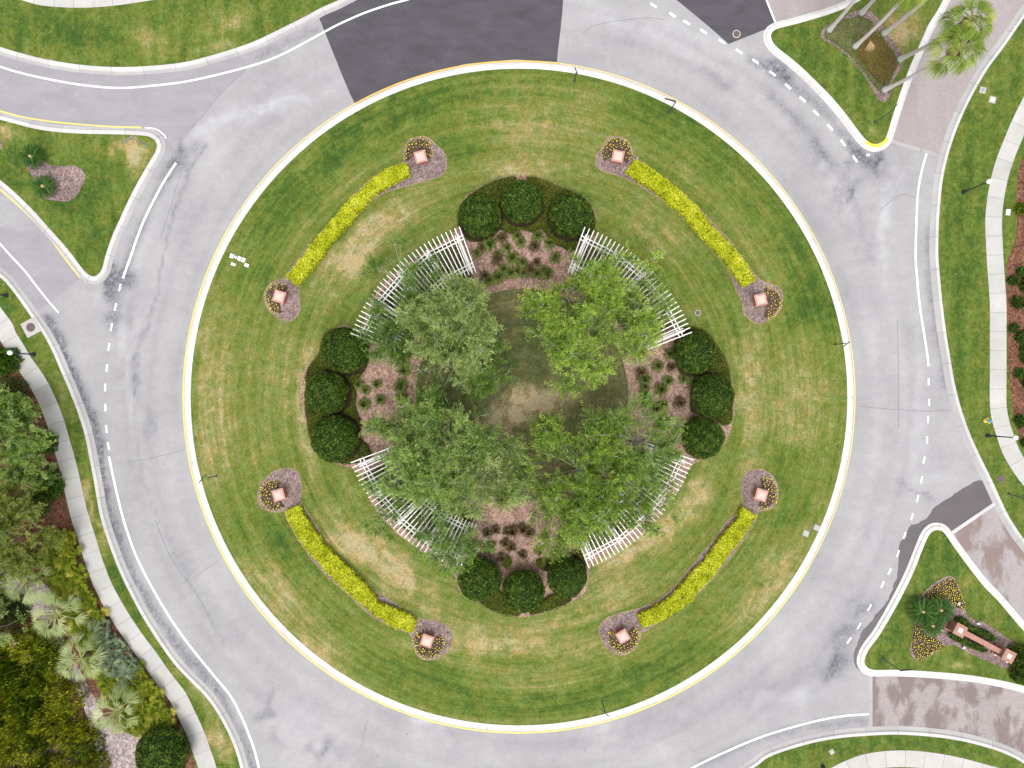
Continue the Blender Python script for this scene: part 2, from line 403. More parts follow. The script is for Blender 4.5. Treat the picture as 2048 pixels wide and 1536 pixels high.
palm_leaf = mat_leaf('fan_palm_leaf', [(0, (.07, .12, .016)), (.35, (.17, .25, .032)), (.75, (.34, .40, .075)), (.95, (.54, .50, .18)), (1, (.52, .38, .12))], .25)
palm_stem = mat_plain('yellow_green_petiole', (.33, .34, .13), .6, .3, .15)
cycad_leaf = mat_leaf('cycad_leaflet', [(0, (.012, .040, .006)), (.5, (.034, .095, .013)), (1, (.12, .20, .04))], .15, .6, .12)
cycad_heart = mat_plain('tan_cone', (.46, .33, .15), .8, .2, .2, 12)
palmetto_leaf = mat_leaf('yellow_palmetto_leaf', [(0, (.055, .095, .008)), (.4, (.15, .20, .012)), (.8, (.30, .32, .022)), (1, (.50, .42, .08))], .2)
palmetto_grey = mat_leaf('blue_palmetto_leaf', [(0, (.05, .075, .045)), (.5, (.15, .20, .115)), (1, (.30, .36, .22))], .15)
thicket_leaf = mat_leaf('thicket_leaf', [(0, (.014, .038, .003)), (.3, (.055, .105, .005)), (.6, (.135, .185, .009)), (.85, (.26, .29, .014)), (1, (.38, .38, .03))], .2)
lush_leaf = mat_leaf('lush_shrub_leaf', [(0, (.025, .065, .008)), (.5, (.070, .150, .016)), (1, (.19, .30, .04))], .2)
ginger_leaf = mat_leaf('dull_olive_leaf', [(0, (.04, .06, .012)), (.5, (.09, .11, .028)), (1, (.20, .19, .07))], .15)
dead_leaf = mat_leaf('dead_frond', [(0, (.20, .125, .06)), (.5, (.42, .28, .15)), (1, (.62, .46, .28))], .1)
marigold_leaf = mat_plain('bedding_plant_leaf', (.035, .07, .014), .8, .2, .3)
petal_m = mat_leaf('yellow_petals', [(0, (.72, .42, .01)), (.5, (.80, .68, .015)), (1, (.86, .80, .08))], .2)
cover_green = mat_leaf('bed_cover_leaf', [(0, (.06, .11, .016)), (.5, (.15, .21, .03)), (1, (.29, .33, .07))], .15)
cover_brown = mat_leaf('rusty_cover_leaf', [(0, (.11, .06, .022)), (.5, (.21, .12, .04)), (1, (.28, .22, .05))], .1)
trunk_palm = mat_plain('grey_palm_trunk', (.54, .49, .47), .9, .1, .12, 3)
trunk_base = mat_plain('pale_lichened_trunk', (.50, .52, .47), .9, .1, .15, 5)
shag_m = mat_plain('dead_shag', (.20, .13, .085), .9, .1, .3, 5)

# ------------------------------------------------------------------ the ground
def struct(name, me): return tag(link(name, me), kind='structure')
DRY = [(465, 40, 34, 20, 20, 1.1), (290, 78, 30, 20, 0, .8), (440, 98, 30, 12, 15, .9), (120, 60, 120, 30, -10, -.45), (330, 110, 150, 14, 0, .25),
 (265, 308, 26, 36, 20, 1.7), (8, 262, 30, 16, -15, 1.3), (160, 380, 60, 60, 0, -.35), (200, 470, 40, 30, 60, -.2), (60, 345, 60, 30, 0, -.35),
 (1790, 72, 62, 40, 30, 1.5), (1725, 60, 30, 30, 0, .5), (1850, 150, 25, 25, 0, .8), (1745, 262, 20, 14, 0, .6), (1650, 140, 60, 20, -50, -.25),
 (1930, 430, 25, 160, 0, -.35), (1925, 640, 18, 160, 3, -.2), (1950, 820, 18, 30, 0, .45), (1980, 930, 20, 60, 25, .1), (2020, 200, 20, 90, -25, -.1),
 (1870, 1110, 40, 50, 0, -.3), (1926, 1165, 26, 14, 0, .6), (1920, 1335, 18, 5, -8, 1.4), (1960, 1200, 30, 10, -45, .3), (1800, 1290, 40, 30, 0, -.3),
 (1800, 1490, 180, 12, 0, -.3),
 (185, 1010, 12, 60, 10, 1.0), (205, 1060, 14, 60, 12, .9), (160, 880, 9, 50, 15, -.4), (130, 790, 9, 40, 20, .8), (100, 720, 10, 40, 25, .1),
 (395, 1370, 16, 46, 40, 1.5), (440, 1480, 16, 60, 28, 1.3), (330, 1270, 12, 50, 35, .9), (405, 1450, 14, 22, 20, -.9), (370, 1395, 12, 18, 30, -.8), (440, 1530, 20, 20, 0, -.8),
 (255, 1190, 8, 60, 30, -.5), (45, 640, 14, 30, 30, -.3)]
DRYC = [(705, 510, 95, 34, 45, 1.35), (800, 430, 60, 30, 30, .75), (625, 800, 22, 120, 0, 1.1), (560, 770, 50, 130, 0, .45), (430, 800, 40, 160, 0, .65), (600, 640, 40, 40, 0, -.35),
 (775, 1125, 120, 30, -40, 1.55), (700, 1090, 60, 24, -45, .7), (560, 1190, 110, 36, -48, .75), (640, 1300, 90, 22, -35, .55), (470, 1000, 30, 60, 0, -.1),
 (1290, 1075, 120, 26, 38, 1.25), (1400, 980, 60, 26, 55, .8), (1495, 790, 26, 150, 0, .9), (1600, 820, 60, 130, 0, .65), (1560, 1130, 110, 40, 55, .75), (1480, 1230, 80, 24, 40, .6),
 (1050, 270, 130, 60, 0, .65), (1050, 335, 80, 12, 0, .7), (1190, 210, 60, 40, 0, .3), (1330, 460, 80, 36, -40, .5), (1250, 380, 60, 30, -40, .1), (1030, 1290, 210, 26, 0, .75), (1080, 1370, 200, 20, 0, .35),
 (900, 1270, 60, 26, -20, .3), (1230, 1190, 90, 24, 25, .6), (1040, 1245, 130, 10, 0, .5),
 (840, 210, 120, 30, 20, -.65), (680, 300, 110, 30, 38, -.65), (560, 420, 90, 40, 50, -.45), (930, 290, 60, 40, 0, -.4), (1150, 170, 80, 20, 0, -.1), (1310, 230, 100, 30, -20, -.5),
 (1450, 330, 100, 30, -40, -.3), (1580, 500, 80, 36, -60, -.45), (1620, 620, 50, 60, 0, -.75), (1660, 680, 14, 30, 0, -.2), (1440, 560, 50, 40, 0, -.2), (1560, 910, 60, 40, 0, -.45), (1580, 1010, 40, 60, 0, -.35),
 (1320, 1330, 150, 36, 15, -.65), (1150, 1400, 150, 24, 5, -.45), (1420, 1250, 60, 30, 30, -.2), (880, 1360, 140, 30, -15, -.60), (720, 1250, 60, 20, -40, -.1), (600, 1100, 60, 30, -50, -.25), (470, 1100, 40, 60, -30, -.35),
 (420, 620, 30, 80, 10, .2), (450, 900, 40, 60, 0, .25), (530, 560, 40, 40, 0, -.35), (900, 420, 24, 40, 0, .15), (1200, 400, 30, 30, 0, .2), (1480, 640, 40, 30, 0, -.3), (560, 1070, 40, 40, 0, -.4), (960, 230, 30, 60, 0, -.2)]
DRYM = [(1050, 810, 80, 30, 20, 1.2), (1010, 830, 40, 40, 0, .8), (1120, 800, 60, 26, 20, .5), (1040, 700, 60, 60, 0, -.55), (1080, 950, 60, 50, 0, -.1), (1200, 780, 40, 30, 0, -.3), (900, 780, 60, 40, 0, -.3), (1040, 610, 50, 30, 0, .2)]

def px_of(v): return v[:, 0] / S + 1024, 768 - v[:, 1] / S
def sheet(name, polypx, z, mat, dry=None, step=None, raw=False):
    """a polygon laid on the ground, cut into cells when it carries a painted attribute"""
    P = [p for p in polypx] if raw else [W(*p) for p in polypx]
    bm = bmesh.new(); vv = [bm.verts.new((x, y, z)) for x, y in P]
    tri = tessellate_polygon([[Vector((x, y, 0)) for x, y in P]])
    for t in tri:
        try: bm.faces.new([vv[i] for i in t])
        except Exception: pass
    if step:
        xs = [x for x, y in P]; ys = [y for x, y in P]
        for ax, lo, hi in ((0, max(min(xs), -48), min(max(xs), 48)), (1, max(min(ys), -36), min(max(ys), 36))):
            q = lo + step
            while q < hi:
                no = (1, 0, 0) if ax == 0 else (0, 1, 0); co = (q, 0, 0) if ax == 0 else (0, q, 0)
                bmesh.ops.bisect_plane(bm, geom=bm.verts[:] + bm.edges[:] + bm.faces[:], plane_co=co, plane_no=no); q += step
    bmesh.ops.recalc_face_normals(bm, faces=bm.faces)
    if bm.faces and sum(f.normal.z for f in bm.faces) < 0: bmesh.ops.reverse_faces(bm, faces=bm.faces)
    me = bpy.data.meshes.new(name); bm.to_mesh(me); bm.free(); me.materials.append(mat)
    v = np.zeros(len(me.vertices) * 3, np.float32); me.vertices.foreach_get('co', v); v = v.reshape(-1, 3)
    l = me.uv_layers.new(name='UVMap'); li = np.zeros(len(me.loops), np.int32); me.loops.foreach_get('vertex_index', li)
    uv = np.stack([v[:, 0] * .8, v[:, 1] * 6], 1)
    l.data.foreach_set('uv', uv[li].astype(np.float32).ravel())
    if dry is not None:
        px, py = px_of(v); at = me.attributes.new('dry', 'FLOAT', 'POINT'); at.data.foreach_set('value', (blobs(px, py, dry) - .22).astype(np.float32))
    return struct(name, me)

gm = mesh('ground', [(-900, -900, -.06), (900, -900, -.06), (900, 900, -.06), (-900, 900, -.06)], [(0, 1, 2, 3)], lawn_m,
          uv=[(-900, -900), (900, -900), (900, 900), (-900, 900)], vattr={'dry': [0.1] * 4})
struct('ground', gm)
# road sheet with its stains
gx = np.concatenate([[-76, -60], np.arange(-50, 50.01, .32), [60, 76]]); gy = np.concatenate([[-60, -48], np.arange(-38, 38.01, .32), [48, 60]])
X, Y = np.meshgrid(gx, gy); V = np.stack([X.ravel(), Y.ravel(), np.zeros(X.size)], 1)
px, py = px_of(V)
DK = [(225, 570, 34, 24, 60, -1.3), (232, 540, 14, 40, 70, -.6), (235, 640, 14, 30, 0, -.8), (356, 296, 26, 16, 60, -1.0), (385, 300, 40, 14, 50, -.4), (1562, 140, 34, 16, -40, -.9), (1745, 330, 30, 18, -30, -1.4),
 (1700, 300, 20, 12, -50, -.7), (1640, 315, 40, 9, -50, -.7), (1700, 385, 50, 12, 40, -.5), (532, 1420, 9, 34, -20, -.7), (560, 1480, 20, 20, 0, -.5), (640, 1500, 34, 14, 0, -.8), (1672, 1330, 40, 22, 60, -1.0), (1690, 1270, 26, 16, 0, -.7),
 (1700, 1200, 30, 14, 40, -.4), (1820, 985, 30, 8, -35, -.8), (1865, 995, 9, 9, 0, -.8), (300, 860, 40, 5, -80, -.4), (270, 740, 10, 40, 0, -.4), (1430, 150, 50, 10, -20, -.4), (1760, 700, 6, 80, 0, -.15), (260, 60, 8, 5, 0, -.2), (23, 151, 7, 5, 0, -1.5),
 (1530, 1380, 90, 14, 25, -.3), (1230, 1480, 120, 8, 5, -.2), (1730, 1220, 26, 10, 50, -.6), (740, 1380, 30, 6, -30, -.15)]
WHB = [(470, 235, 80, 20, 20, .55), (560, 200, 50, 14, 20, .4), (400, 270, 20, 12, 0, .6), (1390, 70, 60, 16, -30, .7), (1660, 240, 40, 20, -45, .3), (1770, 430, 10, 90, 0, .9), (1790, 360, 14, 40, 20, .7), (205, 600, 14, 20, 40, .9), (253, 720, 9, 90, -10, .8),
 (265, 850, 8, 60, 0, .5), (850, 1440, 26, 14, 0, 1.6), (885, 1465, 16, 14, 0, 1.0), (600, 1460, 40, 50, 0, .6), (480, 1440, 30, 60, 20, .4), (1595, 1395, 70, 16, 12, .9), (1570, 1300, 30, 10, 30, .5), (1840, 900, 20, 90, 0, .5), (1870, 960, 30, 20, 0, .6), (1750, 1090, 30, 30, 0, .5),
 (1240, 50, 60, 14, -10, .5), (300, 410, 30, 60, 20, .25), (420, 150, 60, 10, 20, .2), (1200, 1450, 20, 30, -20, .5), (1350, 1420, 20, 14, 20, .4), (1610, 1150, 12, 10, 0, .6), (1350, 1360, 60, 12, 20, .2), (300, 560, 60, 100, 0, .15), (1760, 620, 40, 60, 0, .2), (1830, 1180, 60, 20, 60, .2)]
ST = [([(95, 640), (120, 690), (150, 760), (180, 830), (196, 880), (202, 950), (215, 1020), (232, 1080)], 11, -1.3),
 ([(232, 1080), (262, 1140), (300, 1210), (345, 1280), (390, 1330), (430, 1375), (470, 1440), (500, 1510), (510, 1560)], 9, -.8),
 ([(-20, 122), (60, 138), (180, 161), (300, 158), (420, 141), (520, 112), (640, 55)], 8, -.45),
 ([(1500, 118), (1560, 150), (1640, 215), (1700, 285), (1730, 320)], 9, -.7), ([(1858, 460), (1860, 560), (1870, 640), (1885, 720), (1892, 770)], 9, -.6),
 ([(1400, 1530), (1500, 1485), (1600, 1455), (1730, 1440)], 8, -.5), ([(345, 330), (310, 390), (280, 460), (255, 520), (238, 560)], 10, -.75),
 ([(410, 290), (380, 340), (350, 420), (330, 500), (300, 640), (272, 700), (268, 860)], 4, -.55), ([(268, 870), (285, 960), (330, 1060), (380, 1170), (450, 1290)], 3, -.3),
 ([(1540, 190), (1620, 270), (1680, 340), (1720, 430), (1740, 520)], 9, -.35), ([(1400, 90), (1500, 150), (1600, 240)], 9, -.2), ([(1780, 240), (1850, 330)], 1, 0),
 ([(1835, 560), (1838, 700), (1832, 860), (1820, 980)], 9, .35), ([(1400, 120), (1300, 60), (1180, 20)], 16, .5), ([(395, 268), (430, 240), (500, 222), (560, 205), (610, 196)], 9, .9), ([(1768, 540), (1760, 450), (1768, 390), (1782, 340)], 6, .7), ([(240, 690), (256, 740), (264, 830)], 4, .6), ([(900, 1500), (1150, 1490), (1350, 1440), (1500, 1370), (1640, 1240)], 10, -.12)]
stain = blobs(px, py, DK + WHB) + strokes(px, py, ST)
rr_ = np.hypot(px - 1038, py - 794); th_ = np.arctan2(794 - py, px - 1038)
lane = sum(a_ * np.exp(-((rr_ + 6 * np.sin(th_ * 5 + r_) - r_) / w_) ** 2) * (.55 + .45 * np.sin(th_ * 3 + r_ * .1)) for r_, w_, a_ in ((690, 7, -.22), (716, 9, .28), (741, 6, -.24), (765, 8, .22), (788, 5, -.22), (812, 9, .20)))
lane += (vnoise(px / 60, py / 60) - .5) * .35
nx, ny = len(gx), len(gy)
F = [(j * nx + i, j * nx + i + 1, (j + 1) * nx + i + 1, (j + 1) * nx + i) for j in range(ny - 1) for i in range(nx - 1)]
struct('road', mesh('road', V, F, road_m, vattr={'stain': stain, 'lane': lane}))
# resurfaced, paved and damp sheets
sheet('road', [(-640, -300), (600, -300), (575, 40), (512, 110), (493, 138), (464, 165), (438, 192), (414, 222), (398, 240), (372, 268), (330, 300), (-640, 330)], .004, mid_asph)
sheet('road', [(-640, 331), (140, 480), (162, 556), (82, 620), (-100, 700), (-640, 700)], .004, mid_asph)
sheet('road', [(639, 38), (652, 70), (668, 110), (685, 152), (700, 188), (711, 209), (760, 187), (840, 152), (930, 128), (1030, 119), (1114, 124), (1116, 100), (1121, 60), (1125, 20), (1127, -10), (1130, -300), (700, -300), (560, -60)], .004, dark_asph)
sheet('road', [(1352, -1), (1380, 22), (1420, 55), (1457, 88), (1500, 71), (1527, 60), (1556, 52), (1536, 8), (1500, -120), (1460, -300), (1230, -300), (1290, -80)], .004, dark_asph)
pav_n = mat_paver('grey_pink_pavers', (.31, .275, .275), (.36, .315, .31), (.26, .22, .225), .45, 3.0, .4)
pav_s = mat_paver('pink_pavers', (.285, .25, .248), (.36, .315, .308), (.150, .115, .112), .05, 18.0)
pav_e = mat_paver('pink_pavers_worn', (.30, .27, .272), (.36, .32, .318), (.18, .125, .115), .9, 27.5)
sheet('brick_road', [(1553, 48), (1538, 10), (1500, -120), (1460, -300), (2000, -300), (1750, 20)], .008, pav_n)
sheet('brick_road', [(1783, 283), (1878, 312), (1905, 312), (2300, -500), (1950, -500), (1760, 200)], .008, pav_n)
sheet('brick_road', [(1742, 1338), (1742, 1462), (1742, 1500), (2640, 1900), (2640, 1300), (1800, 1330)], .008, pav_s)
sheet('brick_road', [(1900, 1064), (1990, 1004), (2060, 1040), (2640, 1500), (2640, 1620), (2200, 1430)], .012, pav_e)
wetp = smooth([(1996, 1000), (1964, 962), (1935, 972), (1903, 992), (1872, 1012), (1856, 1034), (1836, 1046), (1818, 1054), (1812, 1072), (1800, 1086), (1797, 1120), (1795, 1150), (1788, 1168), (1780, 1190), (1772, 1206), (1752, 1228),
   (1742, 1244), (1724, 1262), (1716, 1284), (1707, 1308), (1711, 1332), (1716, 1338), (1724, 1338), (1750, 1300), (1850, 1100), (1880, 1072), (1905, 1068)], 5, True)
wetp = [(x + (random.random() - .5) * 2.2, y + (random.random() - .5) * 2.2) for x, y in wetp]
sheet('road', wetp, .006, wet_asph)

def ribbon(name, pts, w0, w1, z, mat, sm=6, kind=True, z1=None, zs=0.0):
    """flat band between offsets w0 and w1 metres (left of travel +) of a px polyline"""
    P = np.array([W(*p) for p in (smooth(pts, sm) if sm else pts)])
    T = np.gradient(P, axis=0); T = unit(T); N = np.stack([-T[:, 1], T[:, 0]], 1)
    d = np.concatenate([[0], np.cumsum(np.linalg.norm(np.diff(P, axis=0), axis=1))])
    V = []; uv = []; n = len(P)
    for i in range(n):
        for w_ in (w0, w1): V.append((*(P[i] + N[i] * w_), z)); uv.append((d[i], w_))
    F = [(2 * i, 2 * i + 2, 2 * i + 3, 2 * i + 1) if w1 > w0 else (2 * i, 2 * i + 1, 2 * i + 3, 2 * i + 2) for i in range(n - 1)]
    return struct(name, mesh(name, V, F, mat, uv=uv)) if kind else (V, F, uv)

# ---- lawns and their kerbs
KH = .13
def kerb(pts, side, closed=False, ws=(.30, .36, .64), km=None, gm_=None, sm=6):
    """kerb and gutter along the grass edge; side = +1 when the road lies left of travel"""
    q = smooth(pts, sm, closed) if sm else pts
    P = np.array([W(*p) for p in q])
    if closed: P = np.vstack([P, P[:1]])
    T = np.gradient(P, axis=0)
    if closed: T[0] = T[-1] = P[1] - P[-2]
    T = unit(T); N = np.stack([-T[:, 1], T[:, 0]], 1) * side
    d = np.concatenate([[0], np.cumsum(np.linalg.norm(np.diff(P, axis=0), axis=1))])
    prof = [(-.03, KH - .06), (-.03, KH + .012), (ws[0] * .5, KH + .018), (ws[0], KH + .012), (ws[1], .03), (ws[1] + .02, .022), (ws[2], .014), (ws[2], -.02)]
    V = []; uv = []; m = len(prof)
    for i in range(len(P)):
        for o, z in prof: V.append((*(P[i] + N[i] * o), z)); uv.append((d[i], o))
    F = []; mi = []
    for i in range(len(P) - 1):
        for k in range(m - 1):
            a = (i * m + k, (i + 1) * m + k, (i + 1) * m + k + 1, i * m + k + 1)
            F.append(a if side < 0 else a[::-1]); mi.append(0 if k < 4 else 1)
    return struct('kerb', mesh('kerb', V, F, [km or kerb_m, gm_ or gutter_m], uv=uv, mi=mi))

nwE = [(-640, -230), (-300, -20), (-120, 52), (0, 95), (50, 110), (100, 122), (167, 132), (233, 136), (300, 134), (367, 127), (417, 115), (467, 100), (512, 84), (562, 60), (612, 35), (645, 17), (685, -1), (760, -45), (880, -140), (1000, -260)]
wI = [(0, 239), (33, 248), (83, 260), (150, 267), (233, 269), (283, 271), (303, 275), (315, 286), (314, 303), (297, 332), (277, 367), (260, 400), (243, 437), (228, 470), (214, 510), (207, 537), (198, 550), (187, 554), (173, 546), (160, 530), (145, 510),
      (127, 488), (100, 458), (67, 421), (33, 388), (0, 360), (-60, 318), (-140, 262), (-190, 215), (-180, 190), (-120, 202), (-60, 222)]
swE = [(-640, 120), (-300, 320), (-100, 470), (0, 552), (20, 572), (43, 602), (63, 631), (88, 667), (107, 702), (123, 739), (143, 786), (160, 830), (173, 874), (182, 919), (192, 972), (201, 1024), (213, 1066), (230, 1114), (247, 1155), (263, 1187), (283, 1225), (307, 1264),
       (333, 1303), (357, 1334), (383, 1361), (410, 1388), (433, 1419), (453, 1454), (470, 1492), (483, 1536), (500, 1620), (520, 1750), (530, 2100)]
neI = [(1552, 59), (1586, 50), (1636, 36), (1669, 25), (1700, 12), (1740, -12), (1850, -90), (1960, -190), (2000, -230), (2005, -205), (1985, -160), (1930, -80), (1886, 0), (1873, 24), (1856, 51), (1843, 80), (1829, 111), (1816, 142), (1803, 177), (1793, 207),
       (1783, 238), (1774, 268), (1766, 283), (1749, 290), (1731, 282), (1713, 261), (1696, 238), (1676, 213), (1653, 187), (1626, 160), (1603, 138), (1576, 115), (1553, 97), (1542, 82), (1541, 69)]
eE = [(2300, -500), (2200, -230), (2110, -60), (2048, 33), (2028, 62), (2003, 98), (1976, 134), (1955, 168), (1933, 209), (1915, 249), (1900, 290), (1889, 330), (1882, 367), (1878, 405), (1875, 450), (1874, 512), (1878, 562), (1883, 612), (1890, 666), (1898, 716), (1907, 768),
      (1920, 818), (1936, 864), (1956, 909), (1980, 958), (2009, 1021), (2026, 1050), (2048, 1081), (2110, 1150), (2250, 1280), (2640, 1520)]
seI = [(1876, 1059), (1888, 1066), (1909, 1096), (1936, 1133), (1966, 1171), (1996, 1202), (2019, 1229), (2048, 1263), (2100, 1320), (2160, 1376), (2190, 1408), (2170, 1412), (2100, 1388), (2048, 1372), (2003, 1361), (1953, 1352), (1903, 1346), (1836, 1341), (1786, 1339),
       (1745, 1339), (1730, 1331), (1727, 1318), (1736, 1297), (1756, 1270), (1776, 1237), (1796, 1201), (1816, 1162), (1829, 1133), (1843, 1097), (1854, 1072), (1864, 1061)]
sE = [(1300, 2100), (1330, 1720), (1375, 1630), (1430, 1580), (1507, 1533), (1536, 1512), (1586, 1494), (1636, 1481), (1686, 1473), (1736, 1469), (1786, 1467), (1836, 1469), (1886, 1474), (1936, 1483), (1986, 1497), (2019, 1510), (2048, 1526), (2150, 1590), (2300, 1650), (2640, 1750)]
sm_ = lambda p, c=False: smooth(p, 5, c)
sheet('lawn', sm_(nwE) + [(1000, -560), (-640, -560)], KH, lawn_m, DRY, .9)
kerb(nwE, -1)
sheet('lawn', sm_(wI, True), KH, lawn_m, DRY, .6)
kerb(wI, 1, True, (.32, .38, .68))
sheet('lawn', sm_(swE) + [(-640, 2100)], KH, lawn_m, DRY, .45)
kerb(swE, 1, ws=(.26, .31, .66))
sheet('lawn', sm_(neI, True), KH, lawn_m, DRY, .6)
kerb(neI, 1, True, (.34, .40, .62), kerb_c, gutter_c)
sheet('lawn', sm_(eE) + [(2640, 1480), (2640, -500)], KH, lawn_m, DRY, .6)
kerb(eE, -1, ws=(.22, .28, .70))
sheet('lawn', sm_(seI, True), KH, lawn_m, DRY, .6)
kerb_s = mat_concrete('stained_kerb_concrete', (.58, .56, .54), 2.9, .035, .85)
kerb(seI, 1, True, (.30, .36, .60), kerb_s, kerb_s)
sheet('lawn', sm_(sE) + [(2640, 2100)], KH, lawn_m, DRY, .8)
kerb(sE, 1, ws=(.24, .30, .68))

def disc(name, cpx, rpx, z, mat, dry, r0=0, dr=.35):
    cx, cy = W(*cpx); R = rpx * S; nr = int(R / dr); na = max(96, int(2 * math.pi * R / .5)); V = []; uv = []
    for i in range(nr + 1):
        r = R * i / nr
        for k in range(na):
            a = 2 * math.pi * k / na; V.append((cx + r * math.cos(a), cy + r * math.sin(a), z)); uv.append((r, a * R * .7))
    F = [(i * na + k, (i + 1) * na + k, (i + 1) * na + (k + 1) % na, i * na + (k + 1) % na) for i in range(nr) for k in range(na)]
    V = np.array(V); px, py = px_of(V)
    return struct(name, mesh(name, V, F, mat, uv=uv, vattr={'dry': blobs(px, py, dry)}))
CC = (1038, 794)
disc('lawn', CC, 656.5, KH, lawn_m, DRYC)
circ = lambda r, n=240, c=CC: [(c[0] + r * math.cos(2 * math.pi * k / n), c[1] - r * math.sin(2 * math.pi * k / n)) for k in range(n)]
kerb(circ(656), -1, True, (.34, .39, .60), kerb_c, gutter_c, sm=0)

# ---- painted markings
def line(pts, wd, mat, z=.016, sm=6): return ribbon('road_marking', pts, -wd / 2, wd / 2, z, mat, sm)
arc = lambda r, a0, a1, n=60: [(CC[0] + r * math.cos(math.radians(a0 + (a1 - a0) * k / n)), CC[1] - r * math.sin(math.radians(a0 + (a1 - a0) * k / n))) for k in range(n + 1)]
line(arc(671.6, 83, 119), .13, yellow_p, .020, 0)
line(arc(671.6, 119, 150), .10, yellow_pale, .020, 0)
yellow_mid = mat_paint('yellow_edge_paint', (.74, .56, .13), .45, (.55, .50, .45))
line(arc(671.6, 150, 330), .13, yellow_mid, .020, 0)
line(arc(671.6, -30, 83), .10, yellow_pale, .020, 0)
line([(-300, 20), (-100, 95), (0, 133), (50, 148), (100, 159), (150, 168), (200, 174), (247, 176), (300, 172), (367, 164), (433, 150), (512, 129), (562, 110), (612, 84), (645, 66), (679, 48), (729, 26), (779, 9), (822, -3), (900, -30)], .17, white_p)
line([(352, 326), (328, 363), (307, 402), (287, 443), (272, 482), (262, 512), (252, 539), (246, 557)], .20, white_p)
line([(218, 913), (230, 969), (243, 1024), (256, 1067), (273, 1113), (300, 1167), (333, 1224), (366, 1273), (400, 1317), (433, 1357), (462, 1393), (482, 1431), (500, 1474), (512, 1511), (523, 1560)], .19, white_p)
line([(-60, 420), (0, 487), (22, 512), (50, 542), (73, 572), (97, 602), (117, 625)], .16, white_p)
line([(0, 222), (50, 235), (100, 243), (150, 248), (217, 253), (283, 255)], .13, yellow_mid)
line([(290, 255), (313, 259), (328, 270), (332, 277)], .12, white_p)
line([(-40, 342), (0, 379), (33, 408), (67, 440), (100, 476), (125, 510), (143, 534), (160, 555)], .12, yellow_mid)
line([(1853, 307), (1843, 343), (1836, 383), (1833, 433), (1831, 512), (1834, 555), (1839, 609), (1846, 655), (1853, 699), (1857, 732)], .17, white_p)
line([(1738, 1428), (1686, 1432), (1636, 1441), (1586, 1454), (1536, 1469), (1491, 1486), (1457, 1501), (1424, 1516), (1384, 1536), (1340, 1562)], .17, white_p)
def dashes(L, ln, wd):
    for (x, y), (dx, dy) in L:
        n = math.hypot(dx, dy); dx, dy = dx / n * ln / 2, dy / n * ln / 2
        line([(x - dx, y - dy), (x + dx, y + dy)], wd, white_p, .016, 0)
dashes([((240, 575), (1, -4)), ((231, 614), (1, -4)), ((223, 654), (1, -5)), ((218, 694), (1, -6)), ((214, 736), (1, -9)), ((210.5, 775), (0, -1)), ((211, 815), (0, 1)), ((213, 858), (1, 12)), ((217, 892), (1, 5))], 15, .17)
dashes([((1307, 11), (3, 2)), ((1345, 30), (3, 2)), ((1373, 45), (2, 1.2)), ((1407, 63), (3, 2)), ((1444, 83), (3, 1.8)), ((1478, 103), (3, 2)), ((1511, 123), (3, 2.2)), ((1545, 147), (3, 2.4)), ((1576, 173), (3, 2.6)), ((1605, 199), (3, 2.8)),
        ((1632, 226), (3, 3)), ((1660, 255), (2.6, 3)), ((1686, 286), (2.2, 3)), ((1710, 318), (2, 3))], 15, .21)
dashes([((1857, 763), (0, 1)), ((1858, 805), (0, 1)), ((1856, 839), (0, 1)), ((1854, 880), (0, 1)), ((1848, 920), (-1, 5)), ((1843, 959), (-1, 4)), ((1835, 997), (-1, 4)), ((1824, 1033), (-1, 3.4)), ((1809, 1071), (-1, 3)), ((1796, 1107), (-1, 3)),
        ((1779, 1143), (-1, 2.2)), ((1765, 1169), (-1, 2.2)), ((1739, 1215), (-1, 1.7)), ((1718, 1252), (-1, 1.7)), ((1698, 1281), (-1, 1.5))], 14, .15)
line([(1733, 310), (1739, 310)], .2, white_p, .016, 0)
ribbon('road_band', [(1551, 46), (1536, 8), (1500, -80)], -.08, .08, .014, white_p, 0)
ribbon('road_band', [(1781, 281), (1800, 288), (1840, 300), (1880, 313)], -.15, .16, .014, gutter_m, 4)
ribbon('road_band', [(1741, 1338), (1741, 1458)], -.16, .18, .014, gutter_m, 0)
ribbon('road_band', [(1903, 1064), (1950, 1032), (1988, 1006)], -.24, .06, .017, gutter_c, 0)
# yellow painted nose of the north-east island kerb
nose = smooth([(1731, 282), (1740, 287.5), (1749, 290.5), (1758, 288.5), (1766, 283), (1771, 276)], 6)
ribbon('kerb_paint', nose, -.24, 0.02, KH + .022, yellow_k, 0)
# gentle cracks and seams
for pts in [[(365, 335), (345, 400), (320, 480)], [(255, 925), (330, 910), (372, 897)], [(362, 1168), (395, 1150), (435, 1123)], [(310, 1040), (345, 1120), (395, 1190), (430, 1260)], [(1795, 640), (1797, 820), (1796, 860)],
            [(1716, 812), (1780, 818), (1850, 822), (1940, 818)], [(1330, 40), (1290, 36), (1200, 48), (1165, 66)], [(722, 1500), (728, 1470), (735, 1440)], [(493, 138), (438, 192), (398, 240), (355, 290)], [(1760, 420), (1800, 390), (1830, 395)]]:
    q = smooth(pts, 8); q = [(x + (random.random() - .5) * 1.2, y + (random.random() - .5) * 1.2) for x, y in q]
    ribbon('road_crack', q, -.018, .018, .0085, crack_m, 0)

